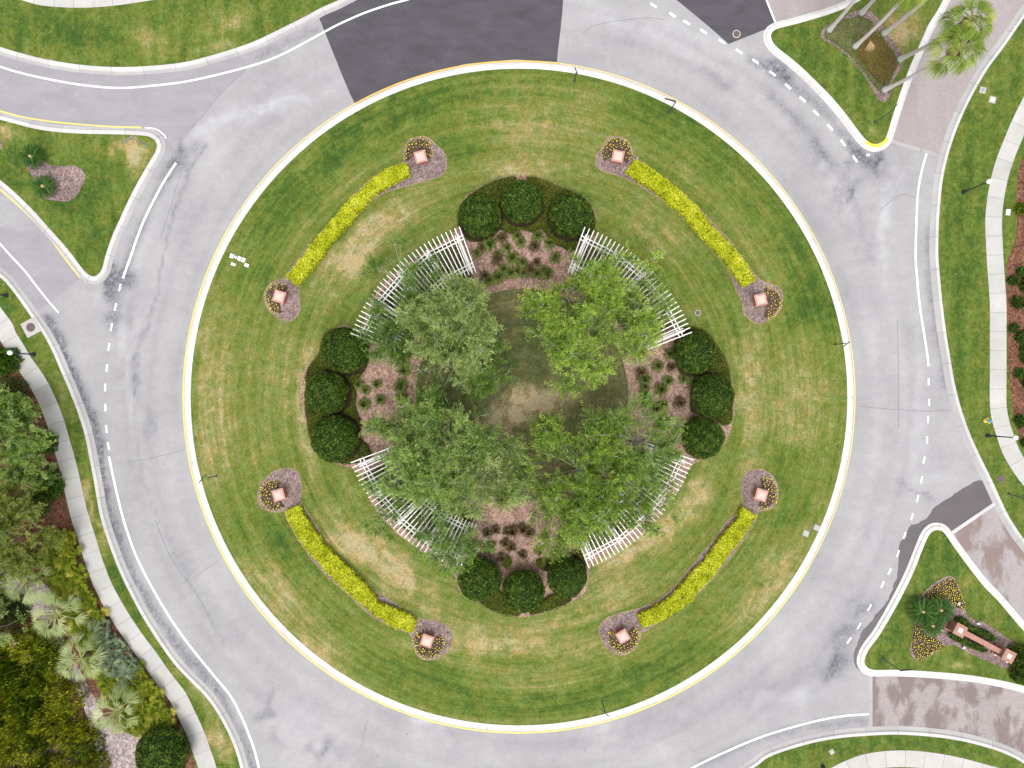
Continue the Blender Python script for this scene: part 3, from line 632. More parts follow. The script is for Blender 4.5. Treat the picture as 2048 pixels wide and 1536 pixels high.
# ---- pavements
def walk(pts, wd=1.5): return ribbon('pavement', pts, -wd / 2, wd / 2, KH + .02, walk_m, 8)
walk([(-300, -200), (-60, -72), (20, -28), (75, -7), (125, -1), (167, 0), (219, -3), (272, -10), (325, -20), (420, -48), (600, -150)], 1.55)
walk([(-400, 300), (-100, 525), (0, 640), (18, 672), (35, 700), (50, 725), (74, 759), (90, 788), (105, 822), (117, 857), (128, 896), (139, 935), (147, 971), (155, 1006), (161, 1030), (175, 1074), (187, 1114), (205, 1163), (225, 1203), (249, 1243), (275, 1281),
      (302, 1317), (330, 1357), (357, 1392), (375, 1428), (393, 1467), (405, 1501), (417, 1536), (440, 1620), (470, 1800)], 1.58)
walk([(2300, -300), (2150, 40), (2085, 155), (2042, 238), (2025, 277), (2008, 320), (1997, 357), (1989, 398), (1985, 440), (1986, 480), (1988, 520), (1991, 562), (1994, 612), (1994, 680), (1994, 745), (1994, 805), (1998, 837), (2007, 868), (2019, 901), (2038, 934), (2062, 965), (2110, 1015), (2300, 1180)], 1.5)
walk([(1590, 1640), (1630, 1580), (1662, 1553), (1692, 1537), (1727, 1524), (1770, 1517), (1818, 1516), (1867, 1521), (1915, 1530), (1965, 1543), (2005, 1555), (2080, 1585), (2300, 1700)], 1.5)

# ---- planting beds
BZ = KH + .012
def bed(polypx, mat, z=BZ, jit=1.2, sm=4, name='planting_bed'):
    q = smooth(polypx, sm, True) if sm else polypx
    q = [(x + (random.random() - .5) * jit, y + (random.random() - .5) * jit) for x, y in q]
    return sheet(name, q, z, mat)
nwbed = crop(512, 0, 3, [(890, 900), (920, 845), (970, 825), (1030, 830), (1090, 880), (1130, 920), (1145, 970), (1130, 1040), (1060, 1075), (960, 1105), (860, 1132), (760, 1168), (690, 1213), (640, 1262), (580, 1332), (500, 1412), (430, 1500), (375, 1550), (322, 1618), (267, 1716),
        (262, 1790), (268, 1856), (240, 1906), (200, 1930), (160, 1920), (110, 1890), (70, 1845), (52, 1776), (70, 1726), (110, 1690), (170, 1670), (190, 1640), (290, 1520), (350, 1455), (430, 1355), (520, 1250), (600, 1155), (690, 1080), (780, 1025), (880, 980), (888, 950)])
nebed = crop(1024, 0, 3, [(500, 985), (505, 940), (535, 900), (560, 850), (605, 822), (665, 830), (705, 865), (722, 920), (745, 945), (800, 985), (880, 1050), (960, 1120), (1060, 1200), (1140, 1270), (1230, 1370), (1310, 1450), (1370, 1540), (1470, 1665), (1530, 1700), (1590, 1722), (1620, 1770),
        (1612, 1840), (1580, 1890), (1530, 1925), (1480, 1942), (1430, 1925), (1385, 1875), (1375, 1800), (1340, 1740), (1310, 1650), (1270, 1570), (1215, 1490), (1150, 1420), (1060, 1335), (960, 1245), (860, 1180), (760, 1115), (660, 1065), (560, 1035), (515, 1010)])
swbed = [(600, 950), (604, 975), (602, 1000), (610, 1014), (623, 1034), (637, 1056), (652, 1086), (694, 1126), (722, 1153), (752, 1182), (780, 1199), (807, 1216), (838, 1236), (870, 1240), (895, 1252), (904, 1270), (899, 1295), (880, 1313), (853, 1319), (834, 1308), (823, 1275), (815, 1262), (777, 1249), (737, 1226), (692, 1184), (646, 1143), (611, 1098), (588, 1062), (573, 1034),
         (573, 1022), (545, 1024), (522, 1012), (516, 992), (524, 968), (545, 945), (573, 936), (592, 940)]
sebed = [(1483, 965), (1492, 945), (1515, 938), (1540, 948), (1553, 970), (1553, 1000), (1540, 1018), (1516, 1022), (1510, 1040), (1485, 1080), (1450, 1125), (1420, 1160), (1390, 1190), (1360, 1212), (1330, 1232), (1297, 1258), (1282, 1265), (1275, 1290), (1260, 1303), (1240, 1309), (1216, 1298),
         (1202, 1275), (1197, 1258), (1208, 1240), (1235, 1226), (1270, 1218), (1310, 1202), (1345, 1175), (1375, 1140), (1400, 1110), (1430, 1075), (1455, 1040), (1485, 1015), (1482, 990)]
edge_m = mat_mulch('dry_bed_edge', [(.25, (.16, .12, .07)), (.5, (.26, .20, .12)), (.8, (.40, .32, .22))], 12, .2)
for b_ in (nwbed, nebed, swbed, sebed):
    bed(b_, mulch_pale); q = smooth(b_ + b_[:1], 4); q = [(x + (random.random() - .5) * 1.3, y + (random.random() - .5) * 1.3) for x, y in q]; q[-1] = q[0]
    ribbon('bed_edge', q, -.055, .055, BZ + .004, edge_m, 0)
central = [(915, 455), (916, 425), (932, 393), (972, 368), (1012, 354), (1050, 352), (1080, 357), (1120, 372), (1165, 392), (1190, 425), (1187, 455), (1196, 486), (1244, 513), (1292, 552), (1330, 604), (1354, 652), (1385, 655), (1412, 665), (1440, 700), (1459, 740), (1467, 790), (1465, 840), (1446, 890),
           (1402, 918), (1378, 938), (1354, 985), (1313, 1038), (1256, 1084), (1186, 1124), (1172, 1180), (1140, 1205), (1085, 1225), (1045, 1234), (1000, 1225), (957, 1203), (920, 1180), (908, 1150), (880, 1125), (835, 1095), (790, 1062), (745, 1010), (722, 950), (685, 930), (640, 912), (618, 870), (606, 820),
           (602, 770), (615, 735), (640, 700), (650, 668), (690, 650), (720, 656), (744, 600), (784, 551), (838, 510), (888, 482)]
bed(central, mulch_red, BZ, 1.5)
disc('lawn', (1044, 790), 212, BZ + .012, worn_m, DRYM)
# darker soil under the flower rings
def fan(cx, cy, r, a0, a1, n=14, r1=None):
    return [(cx + (r + (random.random() - .5) * 2) * math.cos(math.radians(a0 + (a1 - a0) * k / n)), cy - (r + (random.random() - .5) * 2) * math.sin(math.radians(a0 + (a1 - a0) * k / n))) for k in range(n + 1)]
PED = [((841, 313), 15, (835, 306), (-20, 215), 'north-west'), ((558, 593), -18, (560, 598), (62, 270), 'west-north-west'), ((1236, 312), -12, (1232, 308), (-35, 205), 'north-east'), ((1522, 599), 12, (1531, 606), (-92, 92), 'east-north-east'),
       ((557, 990), 16, (552, 990), (75, 305), 'west-south-west'), ((854, 1282), -20, (858, 1284), (120, 392), 'south-west'), ((1246, 1273), 30, (1246, 1272), (152, 400), 'south-east'), ((1523, 990), -17, (1527, 985), (-110, 100), 'east-south-east')]
for (p, r, c, (a0, a1), nm) in PED:
    fp = []
    for q_ in fan(c[0], c[1], 29, a0 - 8, a1 + 8, 26):
        f_ = 1.0
        while f_ > .3 and not any(inpoly(c[0] + (q_[0] - c[0]) * (f_ + .10), c[1] + (q_[1] - c[1]) * (f_ + .10), b_) for b_ in (nwbed, nebed, swbed, sebed)): f_ -= .06
        fp.append((c[0] + (q_[0] - c[0]) * f_, c[1] + (q_[1] - c[1]) * f_))
    bed(fp + [(c[0], c[1])], mulch_dark, BZ + .008, .5, 0)
signbed = crop(1800, 1130, 6.4, [(620, 130), (700, 200), (760, 330), (800, 450), (830, 600), (900, 680), (1050, 720), (1250, 850), (1400, 950), (1540, 1060), (1590, 1180), (1560, 1330), (1470, 1335), (1300, 1300), (1050, 1200), (850, 1110), (700, 1030), (560, 1030), (440, 1110), (350, 1170), (250, 1205), (160, 1190), (120, 1060), (145, 950), (165, 800), (195, 700), (195, 560), (225, 430), (330, 310), (450, 210)])
bed(signbed, mulch_pale)
flA = crop(1800, 1130, 6.4, [(600, 165), (680, 190), (750, 320), (800, 450), (820, 560), (700, 520), (600, 430), (430, 430), (245, 440), (360, 320), (480, 230)])
flB = crop(1800, 1130, 6.4, [(180, 760), (250, 790), (330, 900), (450, 940), (545, 1030), (430, 1100), (340, 1160), (230, 1205), (145, 1080), (155, 900)])
bed(flA, mulch_dark, BZ + .008); bed(flB, mulch_dark, BZ + .008)
palmbed = crop(1640, 0, 5.12, [(0, 370), (20, 300), (100, 250), (250, 180), (350, 120), (480, 110), (570, 180), (700, 370), (800, 510), (838, 590), (810, 720), (745, 830), (720, 960), (650, 1050), (580, 1010), (500, 870), (400, 720), (270, 580), (150, 480), (50, 430)])
bed(palmbed, mulch_pale)
bed(crop(0, 0, 3, [(150, 985), (200, 960), (250, 955), (290, 985), (350, 1000), (430, 995), (490, 1015), (515, 1050), (512, 1090), (480, 1150), (450, 1190), (400, 1212), (330, 1205), (270, 1190), (240, 1130), (200, 1060)]), mulch_pale)
bed([(-40, 275), (4, 281), (6, 290), (4, 300), (-40, 310)], mulch_pale)
ebed = [(2160, 120), (2070, 260), (2042, 320), (2033, 352), (2031, 390), (2033, 430), (2028, 480), (2014, 520), (2011, 560), (2012, 640), (2015, 730), (2020, 790), (2027, 840), (2038, 872), (2060, 905), (2150, 990), (2300, 1100), (2640, 1200), (2640, 0)]
bed(ebed, mulch_rust, BZ, .8)
swmul = [(-640, 400), (-100, 590), (-20, 650), (0, 672), (17, 706), (30, 733), (43, 750), (66, 783), (82, 816), (96, 850), (106, 884), (117, 924), (126, 962), (132, 993), (140, 1027), (155, 1070), (165, 1110), (185, 1166), (205, 1203), (228, 1244), (255, 1284), (281, 1320), (308, 1357), (335, 1390),
         (355, 1427), (375, 1470), (385, 1504), (395, 1540), (420, 1630), (440, 1800), (-640, 1800)]
bed(swmul, mulch_rust, BZ, .8, 3)
bed([(84, 1240), (96, 1268), (112, 1300), (140, 1350), (165, 1400), (178, 1440), (190, 1480), (200, 1545), (210, 1640), (330, 1640), (290, 1545), (284, 1505), (296, 1470), (272, 1466), (244, 1460), (215, 1440), (195, 1400), (178, 1370), (152, 1320), (134, 1285), (118, 1250), (100, 1232)], sand_m, BZ + .008, 2)
bed([(-40, 1120), (20, 1110), (60, 1140), (110, 1190), (100, 1240), (60, 1225), (20, 1210), (-40, 1215)], sand_m, BZ + .006, 2)

# ------------------------------------------------------------------ plants
def rand_dirs(n, up=.5):
    d = RNG.normal(size=(n, 3)); d[:, 2] = d[:, 2] * (1 - up) + up; return unit(d)
def crown_mesh(name, R, Hc, zc, nclump, nspray, nleaf, mat, leafL=.20, leafW=.055, lean=(0, 0), seed=0, ragged=.25, tone0=.45):
    """an airy crown: clumps of feathery sprays; returns leaf mesh, stem mesh data and clump points"""
    rg = np.random.default_rng(seed)
    ang = rg.uniform(0, 2 * math.pi, nclump); rr = np.sqrt(rg.uniform(0.02, 1, nclump)) * R * (1 + rg.uniform(-ragged, ragged * .5, nclump))
    hz = zc + Hc * np.sqrt(np.clip(1 - (rr / (R * 1.12)) ** 2, 0.04, 1)) * rg.uniform(.45, 1, nclump)
    cl = np.stack([rr * np.cos(ang) + lean[0], rr * np.sin(ang) + lean[1], hz], 1)
    nsub = nclump * 7; sk = rg.integers(0, nclump, nsub); sub = cl[sk] + rg.normal(size=(nsub, 3)) * np.array([R * .115, R * .115, Hc * .12])
    nsub = max(12, nspray // 7); sk = rg.integers(0, nclump, nsub); sub = cl[sk] + rg.normal(size=(nsub, 3)) * np.array([R * .13, R * .13, Hc * .13])
    k2 = rg.integers(0, nsub, nspray); k = sk[k2]; stone = rg.uniform(-.21, .21, nsub)[k2]
    p = sub[k2] + rg.normal(size=(nspray, 3)) * .07
    out = p - np.array([lean[0], lean[1], zc - R * .15]); out[:, 2] *= .55
    d = unit(unit(out) * .55 + rg.normal(size=(nspray, 3)) * .8 + np.array([0, 0, .35]))
    Ls = rg.uniform(.55, 1.25, nspray)
    up = np.tile(np.array([0, 0, 1.0]), (nspray, 1)) + rg.normal(size=(nspray, 3)) * .3
    sd_ = unit(np.cross(d, up)); nn = unit(np.cross(sd_, d))
    ctone = rg.uniform(-.12, .12, nclump)[k] + stone + rg.uniform(-.10, .10, nspray)
    t = rg.random((nspray, nleaf)); sg = np.where(rg.random((nspray, nleaf)) < .5, -1, 1); u = rg.random((nspray, nleaf)) ** .8
    droop = (t ** 2) * -.25
    q = p[:, None] + d[:, None] * ((t - .02) * Ls[:, None])[..., None] + sd_[:, None] * (sg * u * .13 * Ls[:, None] * (1.1 - t * .6))[..., None]
    q = q + nn[:, None] * (rg.normal(size=t.shape) * .035)[..., None]; q[..., 2] += droop * Ls[:, None]
    ld = d[:, None] * .9 + sd_[:, None] * (sg * (.25 + u * .6))[..., None] + rg.normal(size=(nspray, nleaf, 3)) * .45
    ln = nn[:, None] + rg.normal(size=(nspray, nleaf, 3)) * .55
    q = q.reshape(-1, 3); ld = ld.reshape(-1, 3); ln = ln.reshape(-1, 3); m = len(q)
    tone = np.clip(tone0 + np.repeat(ctone, nleaf) + (t.reshape(-1) - .45) * .42 + rg.normal(size=m) * .12, 0, 1)  # paler tips: young growth, pushed further as highlights put into the tone
    lv = leafquads(q, ld, ln, rg.uniform(.6, 1.2, m) * leafL, rg.uniform(.7, 1.2, m) * leafW)
    lm = nmesh(name, lv, 4, tone, mat)
    vis = rg.random(nspray) < .34; sv = leafquads((p - d * (Ls * .5)[:, None])[vis], d[vis], nn[vis], (Ls * 1.35)[vis], np.full(vis.sum(), .032))
    return lm, sv, cl
def limb_mesh(cl, trunk_top, base_r, zc, svs, seed, fork=.35):
    rg = np.random.default_rng(seed); V, F = [], []
    tt = np.array(trunk_top)
    tube(V, F, [(0, 0, -.1), (0.04, 0, .5), tt * .5 + np.array([.06, -.05, 0]), tt], [base_r * 1.35, base_r, base_r * .85, base_r * .65], 9)
    nv0 = len(F)
    for c in cl:
        s = tt * rg.uniform(.65, 1.0); m1 = s * .55 + c * .45 + np.array([0, 0, .35]) + rg.normal(size=3) * .15; e = c
        r = base_r * rg.uniform(.16, .32)
        tube(V, F, [s, m1, e], [r, r * .65, r * .22], 5, False)
    nq = len(svs) // 4; b = len(V); V += list(svs); F += [(b + 4 * i, b + 4 * i + 1, b + 4 * i + 2, b + 4 * i + 3) for i in range(nq)]
    return V, F, nv0
def tree(label, basepx, crownpx, R, Hh, Hc, matk, seed, nclump=46, nspray=900, nleaf=58, group=None, name='tree', leafL=.20, leafW=.055, tone0=.45, multi=True, cat='tree', mat=None, pale=True):
    zc = Hh - Hc; cx, cy = W(*crownpx, Hh - Hc * .5); bx, by = W(*basepx)
    t = thing(name, label, cat, (bx, by, KH), 0, group)
    lm, sv, cl = crown_mesh('crown', R, Hc, zc, nclump, nspray, nleaf, mat or birch_g[matk], leafL, leafW, (cx - bx, cy - by), seed, tone0=tone0)
    link('crown', lm, t)
    V, F, n0 = limb_mesh(cl, ((cx - bx) * .4, (cy - by) * .4, zc * .8), .04 + R * .022, zc, sv, seed)
    mi = [0] * n0 + [1] * (len(F) - n0)
    link('trunk', mesh('trunk', V, F, [bark_m, bark_pale], mi=mi), t)
    return t
g = 'feathery trees in the centre of the roundabout'
tree('airy grey-green tree inside the upper left pergola arc', (925, 670), (902, 640), 3.9, 7.6, 3.4, 'grey', 11, 34, 1520, 34, g, tone0=.50)
tree('dark green bushy tree below the pale crown, upper left of the central lawn', (915, 730), (915, 728), 3.3, 5.0, 2.6, 'mid', 12, 26, 920, 34, g, tone0=.34)
tree('small loose tree growing up through the upper left pergola rafters', (810, 570), (805, 560), 3.0, 4.6, 1.8, 'mid', 13, 18, 344, 26, g, tone0=.40)
tree('small tree behind the left end of the upper left pergola', (800, 660), (795, 662), 2.3, 4.2, 1.8, 'mid', 14, 17, 496, 32, g, tone0=.26)
tree('big bright yellow-green tree inside the upper right pergola arc', (1165, 655), (1172, 655), 4.7, 8.0, 3.8, 'bright', 21, 44, 2000, 34, g, tone0=.50)
tree('small bright tree pushing through the upper right pergola rafters', (1235, 590), (1242, 578), 3.4, 5.4, 2.2, 'bright', 22, 22, 416, 24, g, tone0=.46)
tree('bright slender tree at the lower end of the upper right pergola', (1275, 655), (1286, 645), 2.8, 5.6, 2.2, 'bright', 23, 18, 344, 26, g, tone0=.42)
tree('broad greyish tree inside the lower left pergola arc', (915, 885), (880, 905), 4.1, 8.0, 3.6, 'dull', 31, 38, 1600, 34, g, tone0=.50)
tree('grey-green tree leaning over the central lawn, lower left', (955, 950), (975, 955), 3.4, 7.2, 2.8, 'grey', 32, 24, 1000, 34, g, tone0=.46)
tree('mid green tree growing through the lower left pergola rafters', (850, 1000), (838, 1004), 4.2, 5.4, 2.0, 'mid', 33, 30, 720, 24, g, tone0=.40)
tree('low green tree hanging over the lower left pergola end', (905, 1060), (898, 1072), 3.0, 4.4, 1.8, 'mid', 34, 18, 344, 24, g, tone0=.40)
tree('small grey tree between the left round bushes and the lower left pergola', (790, 870), (785, 862), 2.3, 4.8, 1.8, 'dull', 35, 16, 480, 32, g, tone0=.44)
tree('tall loose green tree inside the lower right pergola arc', (1150, 930), (1160, 945), 4.4, 8.0, 3.6, 'bright', 41, 38, 1600, 34, g, tone0=.36)
tree('open-branched tree above the right end of the lower right pergola', (1260, 880), (1272, 878), 3.9, 7.0, 2.8, 'mid', 42, 28, 920, 30, g, tone0=.50)
tree('loose green tree growing through the lower right pergola rafters', (1245, 980), (1258, 988), 4.0, 5.8, 2.2, 'bright', 43, 26, 608, 24, g, tone0=.36)
tree('low light green tree beside the bottom mulch bed, right of its centre', (1125, 1040), (1122, 1045), 2.7, 5.0, 2.0, 'bright', 44, 18, 496, 30, g, tone0=.40)

# clipped round bushes
def ball_mesh(seed, dens=8500, R=1.0):
    rg = np.random.default_rng(seed); n = dens
    d = rg.normal(size=(n, 3)); d[:, 2] = np.abs(d[:, 2]) * .9 + np.where(rg.random(n) < .25, -.45, 0); d = unit(d)
    lump = 1 + .030 * np.sin(d[:, 0] * 7 + seed) * np.cos(d[:, 1] * 6 + seed * 2) + .018 * np.sin(d[:, 1] * 15 + d[:, 2] * 11)
    r = R * lump * (1 - np.abs(rg.normal(size=n)) * .035)
    p = d * r[:, None]; p[:, 2] *= .86
    ld = unit(np.cross(d, rg.normal(size=(n, 3))) + d * rg.uniform(.1, .8, n)[:, None]); nn = d + rg.normal(size=(n, 3)) * .45
    patch = np.sin(d[:, 0] * 9 + seed * 3) * np.sin(d[:, 1] * 8 + seed) * .12 + (vnoise(d[:, 0] * 13 + 40 * seed, d[:, 1] * 13 + 50) - .5) * .5 + (1 - 0) * (r / R / lump - .975) * 5  # last term darkens deeper leaves: shade of the gaps put into the tone
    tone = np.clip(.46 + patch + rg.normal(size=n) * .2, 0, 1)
    return nmesh('foliage', leafquads(p, ld, nn, rg.uniform(.05, .095, n), rg.uniform(.025, .045, n)), 4, tone, deep_leaf)
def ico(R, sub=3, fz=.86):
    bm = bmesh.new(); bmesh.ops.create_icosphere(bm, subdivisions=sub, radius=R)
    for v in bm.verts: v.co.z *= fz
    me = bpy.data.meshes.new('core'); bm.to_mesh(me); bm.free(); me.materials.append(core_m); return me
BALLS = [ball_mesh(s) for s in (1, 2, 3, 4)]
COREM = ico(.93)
def tb():
    V, F = [], []; tube(V, F, [(0, 0, -.1), (0, 0, .3)], [.07, .06], 8); return mesh('stem', V, F, bark_m)
STEM = tb()
BL = [((960, 432), 42, 'left of the three round bushes above the central lawn'), ((1044, 404), 41, 'topmost round bush, middle of the three above the central lawn'), ((1142, 431), 43, 'round bush beside the top end of the upper right pergola'),
      ((691, 702), 45, 'round bush beside the lower end of the upper left pergola'), ((653, 786), 43, 'leftmost round bush, middle of the three left of the lawn'), ((670, 877), 46, 'round bush beside the top end of the lower left pergola'),
      ((1389, 705), 42, 'round bush beside the lower end of the upper right pergola'), ((1424, 791), 42, 'rightmost round bush, middle of the three right of the lawn'), ((1405, 876), 41, 'round bush beside the top end of the lower right pergola'),
      ((959, 1157), 43, 'round bush beside the bottom end of the lower left pergola'), ((1047, 1181), 42, 'bottommost round bush, middle of the three below the lawn'), ((1133, 1154), 40, 'round bush beside the bottom end of the lower right pergola'),
      ((327, 1503), 51, 'big clipped round bush beside the pavement, bottom left of the photo')]
for i, (p, r, lab) in enumerate(BL):
    zc = 1.45; R = r * S * (H - zc) / H; x, y = W(p[0], p[1], zc)
    t = thing('clipped_bush', 'dark green ' + lab, 'bush', (x, y, KH), 0, 'clipped round bushes')
    f = link('foliage', BALLS[i % 4], t); f.location = (0, 0, zc - KH); f.scale = (R, R * random.uniform(.97, 1.03), R); f.rotation_euler = (0, 0, random.uniform(0, 6.28))
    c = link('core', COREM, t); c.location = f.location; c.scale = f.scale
    link('stem', STEM, t)

def hedge_obj(name, label, cat, poly, h, leaf, core, dens, LL=.08, LW=.045, tone=.45, kind=None, group=None, inset=.05, bumpy=.10, gapn=0):
    P = [W(*p, h) for p in poly]
    cx, cy = np.mean(P, 0); t = thing(name, label, cat, (cx, cy, KH), 0, group) if kind is None else None
    L = [(x - cx, y - cy) for x, y in P]; c = np.array([0, 0]); n = len(L)
    # solid core prism, inset a little
    ins = [(x * (1 - inset / max(math.hypot(x, y), .5)), y * (1 - inset / max(math.hypot(x, y), .5))) for x, y in L]
    V = [(x, y, 0) for x, y in ins] + [(x, y, h * .80) for x, y in ins]
    F = [(i, (i + 1) % n, n + (i + 1) % n, n + i) for i in range(n)]
    for tr in tessellate_polygon([[Vector((x, y, 0)) for x, y in ins]]): F.append(tuple(n + i for i in tr))
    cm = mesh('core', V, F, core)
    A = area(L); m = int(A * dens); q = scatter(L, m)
    if m == 0: return t
    bz = (vnoise(q[:, 0] / .45 + 30, q[:, 1] / .45 + 30) - .5) * 2 * bumpy
    for (bp, br_, _l) in BL:
        bx_, by_ = W(bp[0], bp[1], 1.45); q = q[np.hypot(q[:, 0] + cx - bx_, q[:, 1] + cy - by_) > br_ * S * 1.10]  # leafless ring bares the dark core as a painted shade band around each bush
    m = len(q); bz = (vnoise(q[:, 0] / .45 + 30, q[:, 1] / .45 + 30) - .5) * 2 * bumpy
    z = h * .93 + bz * h - np.abs(RNG.normal(size=len(q))) * .05
    p = np.stack([q[:, 0], q[:, 1], z], 1); nn = np.tile([0, 0, 1.0], (len(q), 1)) + RNG.normal(size=(len(q), 3)) * .5
    ld = RNG.normal(size=(len(q), 3)); ld[:, 2] = np.abs(ld[:, 2]) * .5
    # leaves down the sides
    per = np.array(L + [L[0]]); seg = np.linalg.norm(np.diff(per, axis=0), axis=1); tot = seg.sum(); ms = int(tot * h * dens * .9)
    sidx = RNG.choice(len(seg), ms, p=seg / tot); tt = RNG.random(ms)[:, None]; e = per[sidx] * (1 - tt) + per[sidx + 1] * tt
    ed = unit(per[sidx + 1] - per[sidx]); no = np.stack([ed[:, 1], -ed[:, 0]], 1)
    e = e + RNG.normal(size=e.shape) * .035
    ps = np.concatenate([e, RNG.random((ms, 1)) * h * .95], 1); ns = np.concatenate([no, np.zeros((ms, 1))], 1) + RNG.normal(size=(ms, 3)) * .4
    ls = RNG.normal(size=(ms, 3))
    p = np.concatenate([p, ps]); nn = np.concatenate([nn, ns]); ld = np.concatenate([ld, ls]); m = len(p)
    tn = np.clip(tone + (vnoise(p[:, 0] / .6, p[:, 1] / .6) - .5) * .35 + RNG.normal(size=m) * .2, 0, 1)
    lm = nmesh('foliage', leafquads(p, ld, nn, RNG.uniform(.7, 1.3, m) * LL, RNG.uniform(.7, 1.3, m) * LW), 4, tn, leaf)
    if t: link('core', cm, t); link('foliage', lm, t); return t
    o = link(name, lm); o.location = (cx, cy, KH); return tag(o, label, cat, group, kind)
def offset_poly(center, wd, jit=2.8, ends=True):
    q = np.array(smooth(center, 6)); T = unit(np.gradient(q, axis=0)); N = np.stack([-T[:, 1], T[:, 0]], 1); n = len(q)
    if np.ndim(wd): wd = np.interp(np.linspace(0, 1, n), np.linspace(0, 1, len(wd)), wd)
    wd = np.broadcast_to(wd, (n,))
    a = q + N * (wd / 2)[:, None] + RNG.normal(size=(n, 2)) * jit * .35; b = q - N * (wd / 2)[:, None] + RNG.normal(size=(n, 2)) * jit * .35
    return [tuple(x) for x in a] + [tuple(x) for x in b[::-1]]
gh = 'golden hedges between the stone pedestals'
YH = [([(816, 340), (795, 346), (775, 356), (752, 371), (735, 384), (715, 404), (695, 427), (665, 462), (636, 497), (612, 529), (584, 562)], [24, 27, 29, 27, 24, 28, 28, 27, 27, 27, 24], 'upper left'),
      ([(1262, 331), (1288, 348), (1314, 366), (1345, 391), (1376, 419), (1396, 442), (1414, 464), (1450, 499), (1476, 532), (1498, 566)], [30, 32, 31, 30, 30, 29, 28, 26, 28, 26], 'upper right'),
      ([(585, 1018), (600, 1048), (622, 1082), (650, 1115), (680, 1145), (712, 1175), (737, 1200), (750, 1215), (775, 1228), (800, 1240), (828, 1252)], [29, 32, 31, 32, 33, 33, 28, 20, 30, 31, 24], 'lower left'),
      ([(1498, 1024), (1483, 1049), (1450, 1092), (1420, 1133), (1384, 1171), (1358, 1200), (1335, 1217), (1312, 1229), (1282, 1243)], [27, 29, 31, 31, 32, 32, 30, 27, 28, 26], 'lower right')]
for c_, wd, nm in YH:
    hedge_obj('hedge', f'low golden yellow hedge in the {nm} bed between two pink pedestals', 'hedge', offset_poly(c_, wd),   .55, yellow_leaf, core_y, 420, .15, .09, .50, group=gh)
gd = 'low dark hedges around the round bushes'
DH = [([(918, 455), (918, 420), (938, 392), (972, 370), (1005, 357), (1030, 354), (1034, 362), (1054, 362), (1056, 354), (1080, 358), (1120, 374), (1165, 394), (1187, 425), (1187, 460), (1160, 490), (1140, 502), (1128, 494), (1108, 486), (1092, 466), (1084, 455), (1066, 462), (1040, 458), (1020, 466), (1000, 458), (985, 472), (955, 482), (935, 478)], 'above the central lawn'),
      ([(650, 668), (690, 655), (725, 670), (734, 690), (734, 728), (718, 752), (705, 768), (711, 790), (709, 815), (722, 850), (716, 872), (735, 895), (738, 915), (712, 925), (680, 926), (640, 910), (620, 875), (611, 820), (611, 800), (617, 780), (611, 762), (617, 735), (638, 708)], 'left of the central lawn'),
      ([(1351, 682), (1362, 660), (1385, 655), (1412, 665), (1440, 700), (1458, 738), (1462, 790), (1464, 838), (1450, 850), (1440, 845), (1425, 835), (1400, 828), (1384, 822), (1383, 800), (1388, 772), (1402, 752), (1378, 753), (1359, 742), (1353, 712)], 'right of the central lawn'),
      ([(1383, 838), (1400, 836), (1420, 850), (1445, 862), (1446, 885), (1402, 917), (1382, 905), (1376, 870)], 'under the lowest round bush on the right side'),
      ([(958, 1200), (985, 1180), (1000, 1185), (1010, 1205), (1040, 1228), (1024, 1231), (990, 1222)], 'between the left and middle bottom bushes'),
      ([(1060, 1228), (1085, 1205), (1110, 1190), (1135, 1195), (1140, 1203), (1100, 1220)], 'between the middle and right bottom bushes'),
      ([(1072, 1125), (1090, 1118), (1105, 1128), (1102, 1142), (1085, 1140)], 'beside the red mulch strip above the right bottom bush'),
      ([(1008, 1118), (1018, 1114), (1022, 1128), (1014, 1136), (1007, 1130)], 'small round one above the middle bottom bush'),
      ([(1150, 1105), (1165, 1110), (1172, 1140), (1168, 1170), (1152, 1150)], 'beside the lower right pergola corner')]
for pl, nm in DH:
    hedge_obj('low_hedge', f'low dark green clipped hedge {nm}', 'hedge', smooth(pl, 3, True), .45, cover_leaf, core_b, 420, .11, .065, .50, group=gd)
# vines and undergrowth below the pergola rafters
def ringseg(r0, r1, a0, a1, c=(1040, 794), n=16):
    a = [math.radians(a0 + (a1 - a0) * k / n) for k in range(n + 1)]
    return [(c[0] + r1 * math.cos(t), c[1] - r1 * math.sin(t)) for t in a] + [(c[0] + r0 * math.cos(t), c[1] - r0 * math.sin(t)) for t in a[::-1]]
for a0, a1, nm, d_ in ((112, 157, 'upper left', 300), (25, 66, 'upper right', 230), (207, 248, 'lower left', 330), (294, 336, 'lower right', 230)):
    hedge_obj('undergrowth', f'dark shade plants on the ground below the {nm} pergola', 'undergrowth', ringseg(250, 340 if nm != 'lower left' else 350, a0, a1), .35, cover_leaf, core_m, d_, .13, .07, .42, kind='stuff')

# grass tufts in the mulch
def tuft_mesh(seed, mat, nb=150, R=.42):
    rg = np.random.default_rng(seed); a = rg.uniform(0, 2 * math.pi, nb); r = rg.uniform(.25, 1, nb) * R
    vs = []; tn = []
    for i in range(nb):
        d = np.array([math.cos(a[i]), math.sin(a[i])]); s = np.array([-d[1], d[0]]) * .022; h = rg.uniform(.22, .42) * (1.1 - r[i] / R * .4)
        b0 = d * .05 * rg.random(); m = b0 + d * r[i] * .5; e = b0 + d * r[i]
        q = [np.array([*(b0 - s), 0]), np.array([*(b0 + s), 0]), np.array([*(m + s * 1.2), h]), np.array([*(m - s * 1.2), h])]
        q2 = [q[3], q[2], np.array([*(e + s * .3), h * .55]), np.array([*(e - s * .3), h * .55])]
        vs += q + q2; t = rg.uniform(.1, .9); tn += [t * .8, t]
    return nmesh('grass_tuft', np.array(vs), 4, np.array(tn), mat)
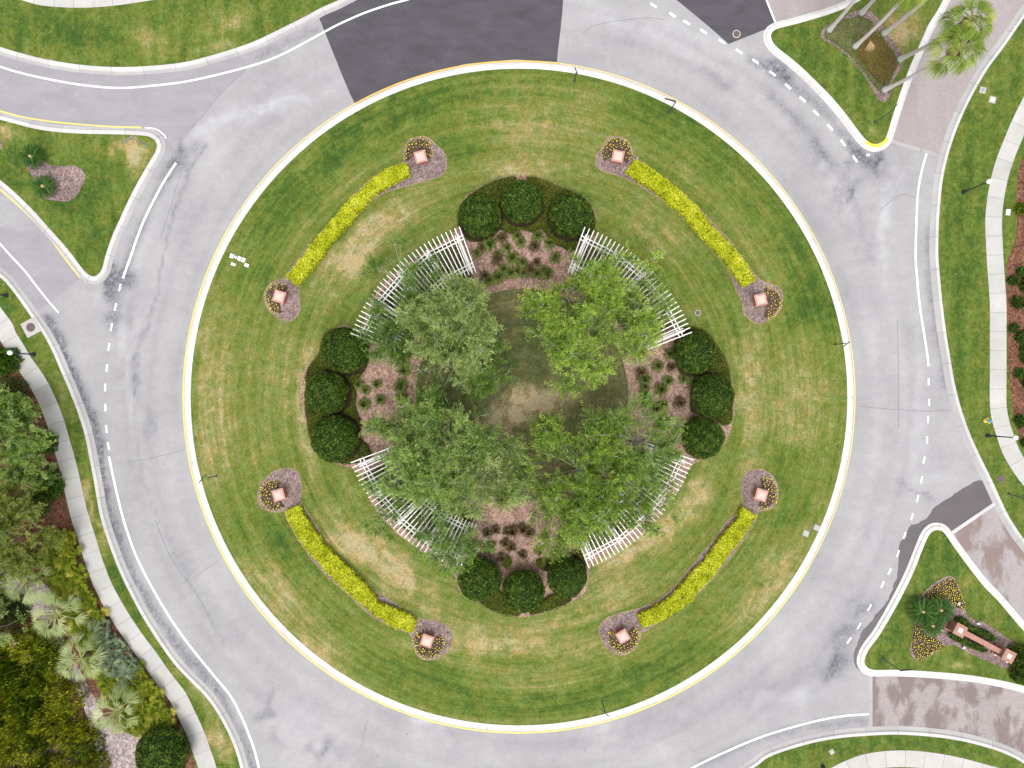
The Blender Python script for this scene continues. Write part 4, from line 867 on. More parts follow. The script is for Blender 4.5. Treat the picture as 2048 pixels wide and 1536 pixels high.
TUF = [tuft_mesh(s, tuft_leaf) for s in (1, 2, 3)]; TUB = [tuft_mesh(s, tuft_brown, 120) for s in (4, 5)]
TN = crop(940, 340, 5.91, [(560, 790), (600, 865), (800, 790), (760, 910), (940, 880), (1010, 1030), (1000, 1060), (380, 820), (240, 890), (90, 990), (330, 1010), (320, 1060), (500, 1050), (620, 1100), (440, 930), (790, 1100), (400, 1180), (480, 1225), (560, 1200), (710, 1190), (790, 1235), (910, 1230), (340, 1270), (180, 1260), (220, 1310), (640, 1225), (870, 1200), (150, 930)])
TW = crop(512, 512, 3, [(730, 770), (665, 805), (655, 890), (870, 785), (880, 770), (750, 860), (895, 880), (900, 935), (700, 1020), (890, 690), (875, 850), (620, 770)])
TE = crop(1024, 512, 3, [(790, 740), (790, 830), (870, 660), (950, 670), (930, 750), (890, 800), (900, 890), (1000, 880), (860, 910), (1080, 760), (800, 880), (770, 700), (1020, 740), (940, 590), (790, 780)])
TS = crop(900, 990, 6.143, [(460, 460), (560, 420), (700, 440), (770, 440), (900, 410), (970, 450), (490, 620), (680, 580), (750, 630), (890, 720), (1080, 680), (640, 760)])
for L, nm, ms in ((TN, 'top', TUF), (TW, 'left', TUF), (TE, 'right', TUF), (TS, 'bottom', TUB)):
    for i, p in enumerate(L):
        brown = ms is TUB or (nm in ('top', 'right') and i % 4 == 3)
        o = link('grass_tuft', random.choice(TUB if brown else TUF)); s = random.uniform(1.2, 1.8)
        x, y = W(*p); o.location = (x, y, BZ); o.scale = (s, s, s); o.rotation_euler = (0, 0, random.uniform(0, 6.28))
        tag(o, f'{"dry brownish" if brown else "arching green"} grass clump in the {nm} mulch bed beside the central lawn', 'grass clump', f'{"dry" if brown else "green"} grass clumps in the {nm} mulch bed')

# ---- fan palms
def fanleaf(vs, tn, base, d, up, L, nseg, spread, tone, rg, droop=.3, wseg=.05, fold=.12, wk=.5):
    """one palmate leaf blade starting at base, pointing along d"""
    d = unit(np.array(d)); s = unit(np.cross(d, up)); n = unit(np.cross(s, d))
    for k in range(nseg):
        a = math.radians(-spread / 2 + spread * (k + .5) / nseg) + rg.normal() * .03
        dd = d * math.cos(a) + s * math.sin(a); l = L * (.72 + .28 * math.cos(a * .9)) * rg.uniform(.9, 1.05)
        w_ = l * math.radians(spread / nseg) * wk; w_ = max(w_, wseg * .5)
        ss = unit(np.cross(dd, n)); m = base + dd * l * .55 + n * (fold * (.5 if k % 2 else -.2)) * .25; e = base + dd * l - np.array([0, 0, droop * l * rg.uniform(.6, 1.2)])
        vs += [base, m + ss * w_ * .62, e, m - ss * w_ * .62]; tn.append(np.clip(tone + rg.normal() * .10, 0, 1))
def fan_palm(seed, nleaf, Rp, L, nseg, spread, el=(5, 75), leafmat=None, droop=.3, stem=True, pet=.012, zb=0, tone=.5, tv=.15, wk=.5):
    rg = np.random.default_rng(seed); vs, tn = [], []; V, F = [], []
    for i in range(nleaf):
        az = 2.39996 * i + rg.normal() * .2; f = i / nleaf; e = math.radians(el[1] + (el[0] - el[1]) * f + rg.normal() * 5)
        d = np.array([math.cos(az) * math.cos(e), math.sin(az) * math.cos(e), math.sin(e)]); pl = Rp * rg.uniform(.75, 1.1) * (.5 + .5 * f)
        b = np.array([0, 0, zb]) + d * pl; b[2] -= .12 * pl * f
        if stem: tube(V, F, [(0, 0, zb), tuple(d * pl * .5 + np.array([0, 0, zb + .02])), tuple(b)], [pet * 1.6, pet * 1.2, pet], 4, False)
        d2 = d.copy(); d2[2] -= .25 + .3 * f; fanleaf(vs, tn, b, d2, np.array([0, 0, 1.0]), L * rg.uniform(.85, 1.1), nseg, spread, tone + rg.uniform(-tv, tv), rg, droop, wk=wk)
    lm = nmesh('fronds', np.array(vs), 4, np.array(tn), leafmat)
    sm2 = mesh('petioles', V, F, palm_stem) if stem else None
    return lm, sm2
def put_palm(label, p, z, R, seed, meshes, group, name='fan_palm', trunk=None, cat='palm'):
    x, y = W(*p, z); t = thing(name, label, cat, (x, y, KH), 0, group)
    f = link('fronds', meshes[0], t); f.location = (0, 0, z - KH); f.scale = (R, R, R); f.rotation_euler = (0, 0, seed)
    if meshes[1]: s_ = link('petioles', meshes[1], t); s_.location = f.location; s_.scale = f.scale; s_.rotation_euler = f.rotation_euler
    if trunk:
        V, F = [], []; tube(V, F, [(0, 0, -.1), (0, 0, (z - KH) * .5), (0, 0, z - KH)], [trunk * 1.2, trunk, trunk], 10); link('trunk', mesh('trunk', V, F, shag_m, smooth_=True), t)
    return t
SILV = [fan_palm(s, 21, 1.40, 1.0, 13, 105, (0, 66), silver_leaf, .18, pet=.030, wk=.30, tv=.26) for s in (51, 52)]
for i, (p, R, lab) in enumerate([((55, 1163), 1.17, 'topmost silvery fan palm at the left edge, above the sandy strip'), ((114, 1226), 1.27, 'large silvery fan palm with a pale open centre, second down the row'),
        ((164, 1316), 1.15, 'third silvery fan palm down the row, beside the grey palmettos'), ((234, 1421), 1.18, 'lowest silvery fan palm, just above the big round bush')]):
    put_palm(lab, p, 2.0, R, i * 1.7, SILV[i % 2], 'silvery fan palms beside the left pavement', trunk=.16)
# saw palmettos
PM = [fan_palm(s, 7, .40, .58, 8, 160, (10, 70), palmetto_leaf, .22, pet=.008, wk=.42, tv=.38) for s in (61, 62, 63)]
PG = [fan_palm(s, 7, .40, .55, 8, 160, (10, 70), palmetto_grey, .22, pet=.008, wk=.42, tv=.3) for s in (64, 65)]
PD = fan_palm(66, 7, .16, .45, 11, 120, (5, 50), dead_leaf, .3, pet=.01)
def poisson(poly, n, mind):
    out = []
    for q in scatter(poly, n * 12):
        if all((q[0] - o[0]) ** 2 + (q[1] - o[1]) ** 2 > mind * mind for o in out): out.append(tuple(q))
        if len(out) >= n: break
    return out
pmz = [(104, 1078), (120, 1064), (140, 1066), (150, 1110), (166, 1150), (176, 1190), (200, 1225), (222, 1262), (250, 1300), (280, 1342), (310, 1380), (338, 1424), (340, 1440), (312, 1446), (296, 1466), (262, 1462), (250, 1440), (225, 1395), (200, 1355), (180, 1330), (168, 1290), (150, 1255), (130, 1215), (105, 1175), (92, 1130)]
greyz = [(178, 1240), (215, 1245), (245, 1290), (275, 1340), (262, 1365), (220, 1345), (205, 1300), (195, 1270)]
for p in poisson(pmz, 190, 9.2):
    grey = bool(inpoly(p[0], p[1], greyz))
    m = random.choice(PG if grey else PM); zz = random.uniform(.35, .8); s = random.uniform(.8, 1.25)
    put_palm('grey-green palmetto in the patch between the silvery palms and pavement' if grey else 'yellow-green palmetto in the thicket along the left pavement', p, zz, s, random.uniform(0, 6), m,
             'grey palmettos beside the left pavement' if grey else 'yellow-green palmettos beside the left pavement', 'palmetto')
for i, (p, s, lab) in enumerate([((28, 1290), 1.1, 'dead tan palm fronds at the left edge of the dark thicket'), ((58, 1275), .9, 'dead tan frond cluster at the top of the dark thicket'), ((54, 1316), 1.1, 'rusty tan dead fronds in the upper part of the dark thicket'),
        ((180, 1524), 1.5, 'dead tan palmetto between thicket and sandy strip, bottom edge'), ((252, 1309), .9, 'dead tan palmetto beside the left pavement')]):
    put_palm(lab, p, 1.3 if i < 3 else .6, s * .9, i * 1.3, PD, None, 'dead_palmetto', cat='dead palm')
# Washington palms
WASH = [fan_palm(s, 30, 1.15, .95, 18, 120, (-42, 70), palm_leaf, .42, pet=.026, tv=.25, wk=.42) for s in (71, 72)]
gp = 'tall palms on the upper right island'
for i, (b, tp, lab) in enumerate([((1656, 63), (1758, -68), 'leftmost tall palm, trunk rising from the left corner of the palm bed'), ((1720, 29), (1829, -100), 'tall palm at the top corner of the palm bed, short piece of trunk in view'), ((1707, 96), (1834, -34), 'tall palm whose long trunk crosses the middle of the palm bed'),
        ((1765, 70), (1903, -50), 'tall palm rooted in the bare mulch at the right edge of the palm bed'), ((1796, 121), (1944, 40), 'tall palm with green crown at the top right over the brick road'), ((1765, 182), (1920, 97), 'tall palm from the bottom corner of the bed, brown-stalked crown over the kerb')]):
    h = 9.0; bx, by = W(*b); tx, ty = W(*tp, h); t = thing('tall_palm', lab, 'palm', (bx, by, KH), 0, gp)
    top = np.array([tx - bx, ty - by, h - KH]); V, F = [], []; n = 26; pts = []; rad = []; rg = np.random.default_rng(i)
    for k in range(n + 1):
        f = k / n; bend = math.sin(f * math.pi) * .12
        pts.append(top * f + np.array([bend, -bend * .6, 0])); rad.append(.145 + .17 * math.exp(-f * 14) + .012 * (k % 2))
    tube(V, F, pts, rad, 12); nf = [1 if k < 12 * 3 else 0 for k in range(len(F))]
    link('trunk', mesh('trunk', V, F, [trunk_palm, trunk_base], mi=nf, smooth_=True), t)
    f_ = link('fronds', WASH[i % 2][0], t); f_.location = tuple(top); f_.rotation_euler = (0, 0, i * 1.1); s = 1.25 if i > 3 else (1.05 if i == 2 else .75); f_.scale = (s, s, s)
    s_ = link('petioles', WASH[i % 2][1], t); s_.location = f_.location; s_.rotation_euler = f_.rotation_euler; s_.scale = f_.scale
    # hanging dead fronds
    vs, tn = [], []
    for k in range(14):
        a = k * 2.4; d = np.array([math.cos(a) * .55, math.sin(a) * .55, -.8]); fanleaf(vs, tn, top + np.array([d[0] * .3, d[1] * .3, -.25]), d, np.array([0, 0, 1.0]), .8, 9, 90, .25, rg, .1)
    link('dead_fronds', nmesh('dead_fronds', np.array(vs), 4, np.array(tn), dead_leaf), t)
# cycads
def cycad(seed, nf=76):
    rg = np.random.default_rng(seed); vs, tn = [], []
    for i in range(nf):
        az = 2.39996 * i + rg.normal() * .08; f = (i / nf); e0 = math.radians(68 - 62 * f); pts = []; p = np.array([0, 0, 0.0]); N = 14; tone = rg.uniform(.25, .75)
        for k in range(N + 1):
            e = e0 - math.radians(58) * (k / N) ** 1.3; pts.append(p.copy()); p = p + np.array([math.cos(az) * math.cos(e), math.sin(az) * math.cos(e), math.sin(e)]) * (1.0 / N)
        s = np.array([-math.sin(az), math.cos(az), 0])
        for k in range(1, N):
            t_ = pts[min(k + 1, N)] - pts[k - 1]; t_ = t_ / np.linalg.norm(t_); lw = .14 * math.sin(math.pi * min(1, (k + 2) / (N + 2))) ** .6
            for h_ in (0, .5):
                b = pts[k] * (1 - h_) + pts[min(k + 1, N)] * h_
                for sg in (-1, 1):
                    dd = unit(s * sg + t_ * .75 + np.array([0, 0, .12])); e = b + dd * lw; w_ = np.cross(dd, np.array([0, 0, 1.0])) * .011
                    vs += [b - w_, b + w_, e + w_ * .3, e - w_ * .3]; tn.append(np.clip(tone + rg.normal() * .12, 0, 1))
    return nmesh('fronds', np.array(vs), 4, np.array(tn), cycad_leaf)
CY = [cycad(1), cycad(2)]
def conem():
    V, F = [], []; lathe(V, F, (0, 0, 0), [(.02, -.6), (.16, -.55), (.15, -.1), (.13, .02), (.10, .10), (.04, .16)], 12); return mesh('heart', V, F, cycad_heart, smooth_=True)
HEART = conem()
for i, (p, r, lab) in enumerate([((1848.4, 1224.5), 25, 'left and largest of the three cycads beside the brick sign wall'), ((1884.7, 1221.4), 25, 'right one of the three cycads beside the brick sign wall'), ((1868, 1252.7), 22, 'lower one of the three cycads beside the brick sign wall'),
        ((58, 311), 22, 'upper cycad on the grass of the left island'), ((83, 371), 21, 'lower cycad on the grass of the left island')]):
    z = 1.1; x, y = W(*p, z); t = thing('cycad', 'dark green ' + lab, 'cycad', (x, y, KH), 0, 'cycads')
    f = link('fronds', CY[i % 2], t); R = r * S * 1.22; f.location = (0, 0, z - .45 - KH); f.scale = (R, R, R * .8); f.rotation_euler = (0, 0, i)
    c_ = link('heart', HEART, t); c_.location = (0, 0, z - .12 - KH)
    V, F = [], []; tube(V, F, [(0, 0, -.1), (0, 0, .45)], [.18, .16], 10); link('trunk', mesh('trunk', V, F, shag_m), t)

# ---- general shrubs (domes of leaves)
def dome(seed, n, LL, LW, mat, spiky=.4, tone=.45, lump=.16):
    rg = np.random.default_rng(seed); d = rg.normal(size=(n, 3)); d[:, 2] = np.abs(d[:, 2]) ; d = unit(d)
    r = (1 + lump * np.sin(d[:, 0] * 6 + seed) * np.cos(d[:, 1] * 5 - seed) + lump * .5 * np.sin(d[:, 1] * 11 + seed)) * (1 - np.abs(rg.normal(size=n)) * .12)
    p = d * r[:, None]; p[:, 2] *= .75
    ld = d * spiky + rg.normal(size=(n, 3)) * .5; nn = d + rg.normal(size=(n, 3)) * .5
    tn = np.clip(tone + .14 * np.sin(d[:, 0] * 8 + seed * 2) * np.sin(d[:, 1] * 7) + rg.normal(size=n) * .17, 0, 1)
    return leafquads(p, ld, nn, rg.uniform(.6, 1.3, n) * LL, rg.uniform(.6, 1.3, n) * LW), tn
def shrub(label, p, rpx, h, mat, seed, dens=260, LL=.16, LW=.08, tone=.45, cat='bush', name='shrub', group=None, core=core_m):
    R = rpx * S; n = int(dens * R * R * 6.3); x, y = W(*p, h * .6); v, tn = dome(seed, n, LL / R, LW / R, mat, .6, tone)
    v[:, :2] *= R; v[:, 2] *= h / .75 ; t = thing(name, label, cat, (x, y, KH), 0, group)
    link('foliage', nmesh('foliage', v, 4, tn, mat), t)
    c_ = link('core', COREM, t); c_.scale = (R * .82, R * .82, h * .85)
    return t
shrub('bright green leafy shrub at the left edge beside the pavement lamp', (2, 722), 27, 1.6, lush_leaf, 1, 240, .24, .12, .5)
shrub('dark olive shrub at the left edge below the bright green shrub', (14, 785), 34, 1.1, ginger_leaf, 2, 160, .22, .06, .4)
shrub('bright green shrub beside the pavement, left, above the larger tree', (86, 885), 22, 1.3, lush_leaf, 3, 260, .18, .09, .45)
shrub('broad-leaved bright shrub beside the pavement, below the left tree', (92, 972), 26, 1.4, lush_leaf, 4, 230, .26, .12, .5)
shrub('dull green grassy shrub in the rust mulch, left', (68, 1010), 30, 1.2, tuft_leaf, 5, 260, .30, .03, .55)
tree('greyish feathery tree at the left edge beside the pavement', (20, 885), (14, 880), 3.7, 5.0, 3.0, 'dull', 81, 40, 850, 56, None, tone0=.45)
tree('grey-green small tree beside the pavement, below the white-flowered one', (62, 928), (58, 928), 1.8, 3.0, 2.0, 'dull', 84, 18, 300, 52, None, tone0=.42)
tree('yellowish green fine-leaved tree at the left edge above the palms', (15, 1060), (12, 1062), 4.1, 5.0, 2.8, 'mid', 82, 44, 1100, 56, None, tone0=.42, mat=mat_leaf('olive_fine_leaf', [(0, (.09, .13, .02)), (.4, (.17, .22, .035)), (.8, (.27, .31, .065)), (1, (.40, .42, .13))]))
tree('pale silvery small tree at the left edge above the thicket', (8, 1250), (4, 1250), 1.8, 4.2, 2.0, 'grey', 83, 16, 220, 40, None, tone0=.6)
shrub('dark shrub filling the corner left of the pale strip, above the thicket', (20, 1225), 34, 1.4, ginger_leaf, 6, 200, .16, .08, .25)
shrub('yellow palm-leaved shrub at the left edge below the topmost fan palm', (4, 1200), 18, 1.2, thicket_leaf, 16, 220, .22, .06, .8)
shrub('grey-green shrub at the right edge behind the brick sign wall', (2048, 1318), 26, 1.6, deep_leaf, 7, 260, .16, .07, .62)
shrub('grey-green shrub at the right edge below the brick sign wall', (2044, 1350), 18, 1.2, deep_leaf, 8, 260, .16, .07, .66)
shrub('small yellow-green shrub at the right edge beside the curved pavement', (2045, 417), 12, .8, thicket_leaf, 9, 300, .14, .07, .6)
# thicket, bottom left: one mass
tv, tt_ = [], []
thz = [(-60, 1250), (10, 1255), (60, 1262), (100, 1300), (118, 1350), (145, 1410), (168, 1455), (182, 1500), (178, 1600), (-60, 1600)]
for i, q in enumerate(poisson(thz, 60, 24)):
    R = random.uniform(.75, 1.35); hh = random.uniform(1.3, 2.2); n = int(620 * R * R); v, tn = dome(100 + i, n, .24 / R, .12 / R, None, .6, random.uniform(.22, .95), .28)
    x, y = W(*q, hh * .7); v = v * np.array([R, R, hh / .75]); v = v + np.array([x, y, KH]); tv.append(v); tt_.append(tn)
tag(link('thicket', nmesh('thicket', np.concatenate(tv), 4, np.concatenate(tt_), thicket_leaf)), 'dense yellow-green and dark thicket filling the bottom left corner', 'thicket', kind='stuff')
bed([(-60, 1250), (10, 1255), (60, 1262), (100, 1300), (118, 1350), (145, 1410), (168, 1455), (182, 1500), (178, 1600), (-60, 1600)], mulch_dark, BZ + .016)
# right edge shrub row
for i, q in enumerate(poisson([(2023, 535), (2060, 535), (2060, 620), (2024, 612)], 6, 15) + poisson([(2024, 655), (2070, 640), (2080, 860), (2040, 850), (2034, 760)], 14, 16) + [(2052, 885)]):
    shrub('small dark green shrub in the rust mulch bed at the right edge', q, random.uniform(9, 13), random.uniform(.5, .8), deep_leaf if i % 3 else lush_leaf, 200 + i, 300, .13, .07, .5, group='shrubs in the rust mulch at the right edge')
for pl, nm in ((crop(1800, 1130, 6.4, [(740, 690), (830, 690), (930, 790), (1100, 850), (1210, 920), (1190, 970), (1080, 930), (960, 870), (860, 790), (760, 740)]), 'above'), (crop(1800, 1130, 6.4, [(650, 880), (720, 900), (860, 960), (1000, 1020), (1110, 1080), (1060, 1110), (900, 1050), (740, 980), (660, 930)]), 'below')):
    hedge_obj('low_hedge', f'row of low dark shrubs just {nm} the brick sign wall', 'hedge', smooth(pl, 3, True), .5, deep_leaf, core_m, 380, .14, .07, .5, bumpy=.3, group='shrub rows along the brick sign wall')
# ground cover in the palm bed (green to rusty)
cg = crop(1640, 0, 5.12, [(45, 340), (110, 280), (260, 200), (400, 180), (500, 210), (600, 330), (640, 400), (740, 520), (800, 650), (740, 780), (640, 960), (570, 900), (430, 700), (300, 560), (180, 460), (60, 390)])
hedge_obj('ground_cover', 'low rusty and green ground cover carpeting the palm bed', 'ground cover', cg, .14, cover_green, core_m, 420, .10, .05, .45, kind='stuff', bumpy=.2)
rc = crop(1640, 0, 5.12, [(440, 350), (540, 330), (640, 420), (740, 540), (780, 640), (720, 760), (640, 860), (560, 800), (440, 640), (360, 560), (420, 440)])
hedge_obj('ground_cover', 'rusty brown dying patch in the middle of the palm bed', 'ground cover', rc, .20, cover_brown, core_m, 420, .10, .05, .5, kind='stuff', bumpy=.2)
vs, tn = [], []; rg = np.random.default_rng(3)
for k in range(5): fanleaf(vs, tn, np.array([0, 0, .25 - .02 * k]), np.array([math.cos(-1.7 + k * .12), math.sin(-1.7 + k * .12), -.05]), np.array([0, 0, 1.0]), 1.15, 16, 42, .6, rg, .12)
o = link('fallen_frond', nmesh('fallen_frond', np.array(vs), 4, np.array(tn), dead_leaf)); o.location = W3(1736, 84, 0); o.location.z = KH + .05
tag(o, 'dead tan palm frond lying on the rusty ground cover in the palm bed', 'fallen frond')

# ---- bedding flowers
def flower(seed):
    rg = np.random.default_rng(seed); n = 22; a = rg.uniform(0, 6.28, n); b = np.stack([np.cos(a) * .02, np.sin(a) * .02, np.full(n, .03)], 1)
    d = np.stack([np.cos(a), np.sin(a), rg.uniform(.2, 1.2, n)], 1); v1 = leafquads(b, d, np.tile([0, 0, 1.0], (n, 1)) + rg.normal(size=(n, 3)) * .3, rg.uniform(.07, .11, n), rg.uniform(.03, .045, n))
    hs_ = [(0.0, 0.0)] + [(rg.uniform(-.05, .05), rg.uniform(-.05, .05))]; v2 = []
    for hx, hy in hs_[:rg.integers(1, 3)]:
        for k in range(9):
            an = k * .698; c = np.array([[hx, hy, .13]]); v2.append(leafquads(c, np.array([[math.cos(an), math.sin(an), .25]]), np.array([[0, 0, 1.0]]), .062, .045))
    v2 = np.concatenate(v2); v = np.concatenate([v1, v2]); F1, F2 = len(v1) // 4, len(v2) // 4
    return v, np.concatenate([rg.random(F1), rg.uniform(.2, 1, F2)]), np.array([0] * F1 + [1] * F2)
FD = [flower(s) for s in range(5)]; FM = [nmesh('marigold', a, 4, b, [marigold_leaf, petal_m], c) for a, b, c in FD]
allf = []
for (p, r, c, (a0, a1), nm) in PED:
    k = 0
    for rr in (9, 14, 19, 24, 28):
        nn_ = int(abs(a1 - a0) / 360 * 2 * math.pi * rr / 5.2)
        for j in range(nn_):
            a = math.radians(a0 + (a1 - a0) * (j + .5) / nn_) + random.gauss(0, .05); q = rr + random.gauss(0, .8) + 3
            x, y = c[0] + q * math.cos(a), c[1] - q * math.sin(a)
            d = math.hypot(x - p[0], y - p[1])
            if d > 14.5 and any(inpoly(x, y, [tuple(z_) for z_ in b_]) for b_ in (nwbed, nebed, swbed, sebed)): allf.append((x, y, nm))
sf = [(x, y, 'sign') for x, y in poisson(flA, 125, 3.3) + poisson(flB, 105, 3.3)]
random.shuffle(allf); allf_i = [(f, random.uniform(.5, .95)) for f in allf + sf]
allf_i.sort(key=lambda f: -f[1]); rest_v, rest_t, rest_m = [], [], []
for i, ((x, y, nm), s) in enumerate(allf_i):
    X_, Y_ = W(x, y); rz = random.uniform(0, 6.28)
    if i < 296:
        o = link('marigold', FM[i % 5]); o.location = (X_, Y_, BZ + .01); o.scale = (s, s, s); o.rotation_euler = (0, 0, rz)
        lab = 'small yellow flower in the planting beside the three cycads and brick sign wall' if nm == 'sign' else f'small yellow flower in the dark soil around the {nm} pink pedestal'
        tag(o, lab, 'flower', 'yellow flowers ' + ('beside the brick sign wall' if nm == 'sign' else f'around the {nm} pedestal'))
    else:
        a, b, c = FD[i % 5]; co, si = math.cos(rz), math.sin(rz); v = a * s; v = np.stack([v[:, 0] * co - v[:, 1] * si + X_, v[:, 0] * si + v[:, 1] * co + Y_, v[:, 2] + BZ + .01], 1)
        rest_v.append(v); rest_t.append(b); rest_m.append(c)
tag(link('marigolds', nmesh('marigolds', np.concatenate(rest_v), 4, np.concatenate(rest_t), [marigold_leaf, petal_m], np.concatenate(rest_m))), 'the remaining small yellow bedding flowers around pedestals and sign wall', 'flowers', kind='stuff')

# ------------------------------------------------------------------ built things
PZ = 1.05
for (p, r, c, aa, nm) in PED:
    x, y = W(*p, PZ); t = thing('pedestal', f'square pink stone pedestal at the {nm} end of its golden hedge', 'pedestal', (x, y, KH), math.radians(r), 'pink pedestals around the lawn')
    V, F = [], []; box(V, F, (0, 0), .94, .94, -.1, .12, 0, .02); link('plinth', mesh('plinth', V, F, brick_m), t)
    V, F = [], []; box(V, F, (0, 0), .82, .82, .12, PZ - KH - .16); link('shaft', mesh('shaft', V, F, brick_m), t)
    V, F = [], []; box(V, F, (0, 0), .98, .98, PZ - KH - .16, PZ - KH - .08, 0, .0); box(V, F, (0, 0), 1.06, 1.06, PZ - KH - .078, PZ - KH, 0, .025); link('cap', mesh('cap', V, F, stone_m), t)
    V, F = [], []; box(V, F, (0, 0), .74, .74, PZ - KH, PZ - KH + .035, 0, .02); box(V, F, (0, 0), .50, .50, PZ - KH + .037, PZ - KH + .09, 0, .03)
    link('cap_panel', mesh('cap_panel', V, F, stone_l), t)
# brick sign wall
A = np.array(W(1921, 1261, 1.55)); B = np.array(W(2018.7, 1312.8, 1.55)); D = B - A; LN = float(np.linalg.norm(D)); an = math.atan2(D[1], D[0])
t = thing('sign_wall', 'low brick sign wall between two square brick pillars on the lower right island', 'sign wall', (A[0], A[1], KH), an)
V, F = [], []; box(V, F, (LN / 2, 0), LN - .84, .34, -.1, .92); link('wall_panel', mesh('wall_panel', V, F, brick_m), t)
V, F = [], []; box(V, F, (LN / 2, 0), LN - .84, .46, .922, 1.0, 0, .015); link('coping', mesh('coping', V, F, cop_m), t)
for xo in (0, LN):
    V, F = [], []; box(V, F, (xo, 0), .84, .84, .2, 1.24); pl = link('pillar', mesh('pillar', V, F, brick_m), t)
    V, F = [], []; box(V, F, (xo, 0), 1.02, 1.02, -.1, .2, 0, .03); link('plinth', mesh('plinth', V, F, cop_m), pl)
    V, F = [], []; box(V, F, (xo, 0), .94, .94, 1.242, 1.32); box(V, F, (xo, 0), 1.04, 1.04, 1.322, 1.42, 0, .02); link('cap', mesh('cap', V, F, cop_m), pl)
    V, F = [], []; box(V, F, (xo, 0), .46, .46, 1.42, 1.45, 0, .015); link('cap_inset', mesh('cap_inset', V, F, glass_m), pl)
# small floodlights near the wall
for i, (p, lab) in enumerate([((1956, 1247), 'small white spotlight in the mulch above the brick sign wall'), ((1927, 1295), 'small white spotlight in the mulch below the brick sign wall'), ((1990, 1309), 'white spotlight leaning at the lower plinth of the sign wall'), ((2015, 1323), 'white spotlight at the foot of the right brick pillar'), ((1918, 1206), 'white spotlight among the yellow flowers')]):
    x, y = W(*p, .3); t = thing('spotlight', lab, 'spotlight', (x, y, KH), i, 'white spotlights around the sign wall')
    V, F = [], []; tube(V, F, [(0, 0, -.05), (0, 0, .16)], [.02, .02], 6); link('stake', mesh('stake', V, F, black_metal), t)
    V, F = [], []; tube(V, F, [(-.1, 0, .16), (.02, 0, .22), (.12, 0, .28)], [.05, .09, .11], 12); link('head', mesh('head', V, F, lid_white), t)

# pergolas
PC = (0.83, -1.22); PH = 2.7; ro, ri = 15.72, 11.52; bo = (14.95, 14.63); bi = (12.42, 12.10)
def pol(r, a): a = math.radians(a); return (PC[0] + r * math.cos(a), PC[1] + r * math.sin(a))
for a0, a1, nm in ((110.0, 159.2, 'upper left'), (69.7, 21.2, 'upper right'), (200.7, 250.2, 'lower left'), (291.7, 340.2, 'lower right')):
    cx, cy = pol(13.5, (a0 + a1) / 2); t = thing('pergola', f'curved white timber pergola, {nm} quarter of the ring', 'pergola', (cx, cy, KH), 0, 'white pergolas around the central lawn')
    L = lambda p: (p[0] - cx, p[1] - cy); stn = [a0 + (a1 - a0) * f for f in (.035, .27, .5, .73, .965)]
    def bar(p, q, w_, z0, z1, nmm, mat=white_wood, bev=0.0):
        V, F = [], []; p, q = np.array(L(p)), np.array(L(q)); m = (p + q) / 2; l = float(np.linalg.norm(q - p)); box(V, F, m, l, w_, z0 - KH, z1 - KH, math.atan2(q[1] - p[1], q[0] - p[0]), bev)
        return link(nmm, mesh(nmm, V, F, mat), t)
    for k in range(33):
        a = a0 + (a1 - a0) * k / 32; bar(pol(ri, a), pol(ro, a), .085, PH - .14, PH, 'rafter', bev=.012)
    sg = 1 if a1 > a0 else -1
    for r in bo + bi:
        ext = [a0 - sg * .35] + stn[1:-1] + [a1 + sg * .35]
        V, F = [], []
        for s0, s1 in zip(ext[:-1], ext[1:]):
            p, q = np.array(L(pol(r, s0))), np.array(L(pol(r, s1))); m = (p + q) / 2
            box(V, F, m, float(np.linalg.norm(q - p)) - .012, .075, PH - .34 - KH, PH - .143 - KH, math.atan2(q[1] - p[1], q[0] - p[0]))
        link('beam', mesh('beam', V, F, white_wood), t)
    for a in stn:
        for da in (-.50, .50):
            bar(pol(11.85, a + da), pol(15.25, a + da), .11, PH - .56, PH - .345, 'cross_beam', bev=.03)
        for r in (14.79, 12.26):
            x, y = L(pol(r, a)); V, F = [], []; box(V, F, (x, y), .20, .20, -.1, PH - KH - .345, math.radians(a)); box(V, F, (x, y), .32, .32, -.1, .22, math.radians(a), .03); link('post', mesh('post', V, F, white_wood), t)
        # lattice panel between the two posts
        V, F = [], []
        for k in range(9):
            r = 12.5 + k * .265; x, y = L(pol(r, a)); box(V, F, (x, y), .035, .03, .45, 1.95, math.radians(a))
        for k in range(6):
            x, y = L(pol(13.52, a)); box(V, F, (x, y), 2.34, .034, .5 + k * .27, .535 + k * .27, math.radians(a))
        link('lattice', mesh('lattice', V, F, white_wood), t)

# street lamps
def lamp(label, b, top):
    h = 3.25; bx, by = W(*b); tx, ty = W(*top, h); t = thing('street_lamp', label, 'street lamp', (bx, by, KH), 0, 'black street lamps with white globes'); q = np.array([tx - bx, ty - by, h - KH])
    V, F = [], []; lathe(V, F, (0, 0, 0), [(.20, -.05), (.20, .08), (.15, .14), (.11, .5), (.07, .62)], 16); link('base', mesh('base', V, F, black_metal, smooth_=True), t)
    V, F = [], []; tube(V, F, [(0, 0, .5), tuple(q * .5), tuple(q - np.array([0, 0, .2]))], [.06, .055, .05], 10); link('pole', mesh('pole', V, F, black_metal), t)
    V, F = [], []; lathe(V, F, tuple(q - np.array([0, 0, .22])), [(.05, -.05), (.13, 0), (.13, .05), (.06, .08)], 14); link('collar', mesh('collar', V, F, black_metal), t)
    V, F = [], []; lathe(V, F, tuple(q), [(.10, -.18), (.19, -.10), (.215, 0), (.19, .10), (.11, .18), (.03, .215)], 18); link('globe', mesh('globe', V, F, globe_m, smooth_=True), t)
lamp('street lamp on the right lawn, white globe over the pavement near the top', (1925, 385), (1978, 363))
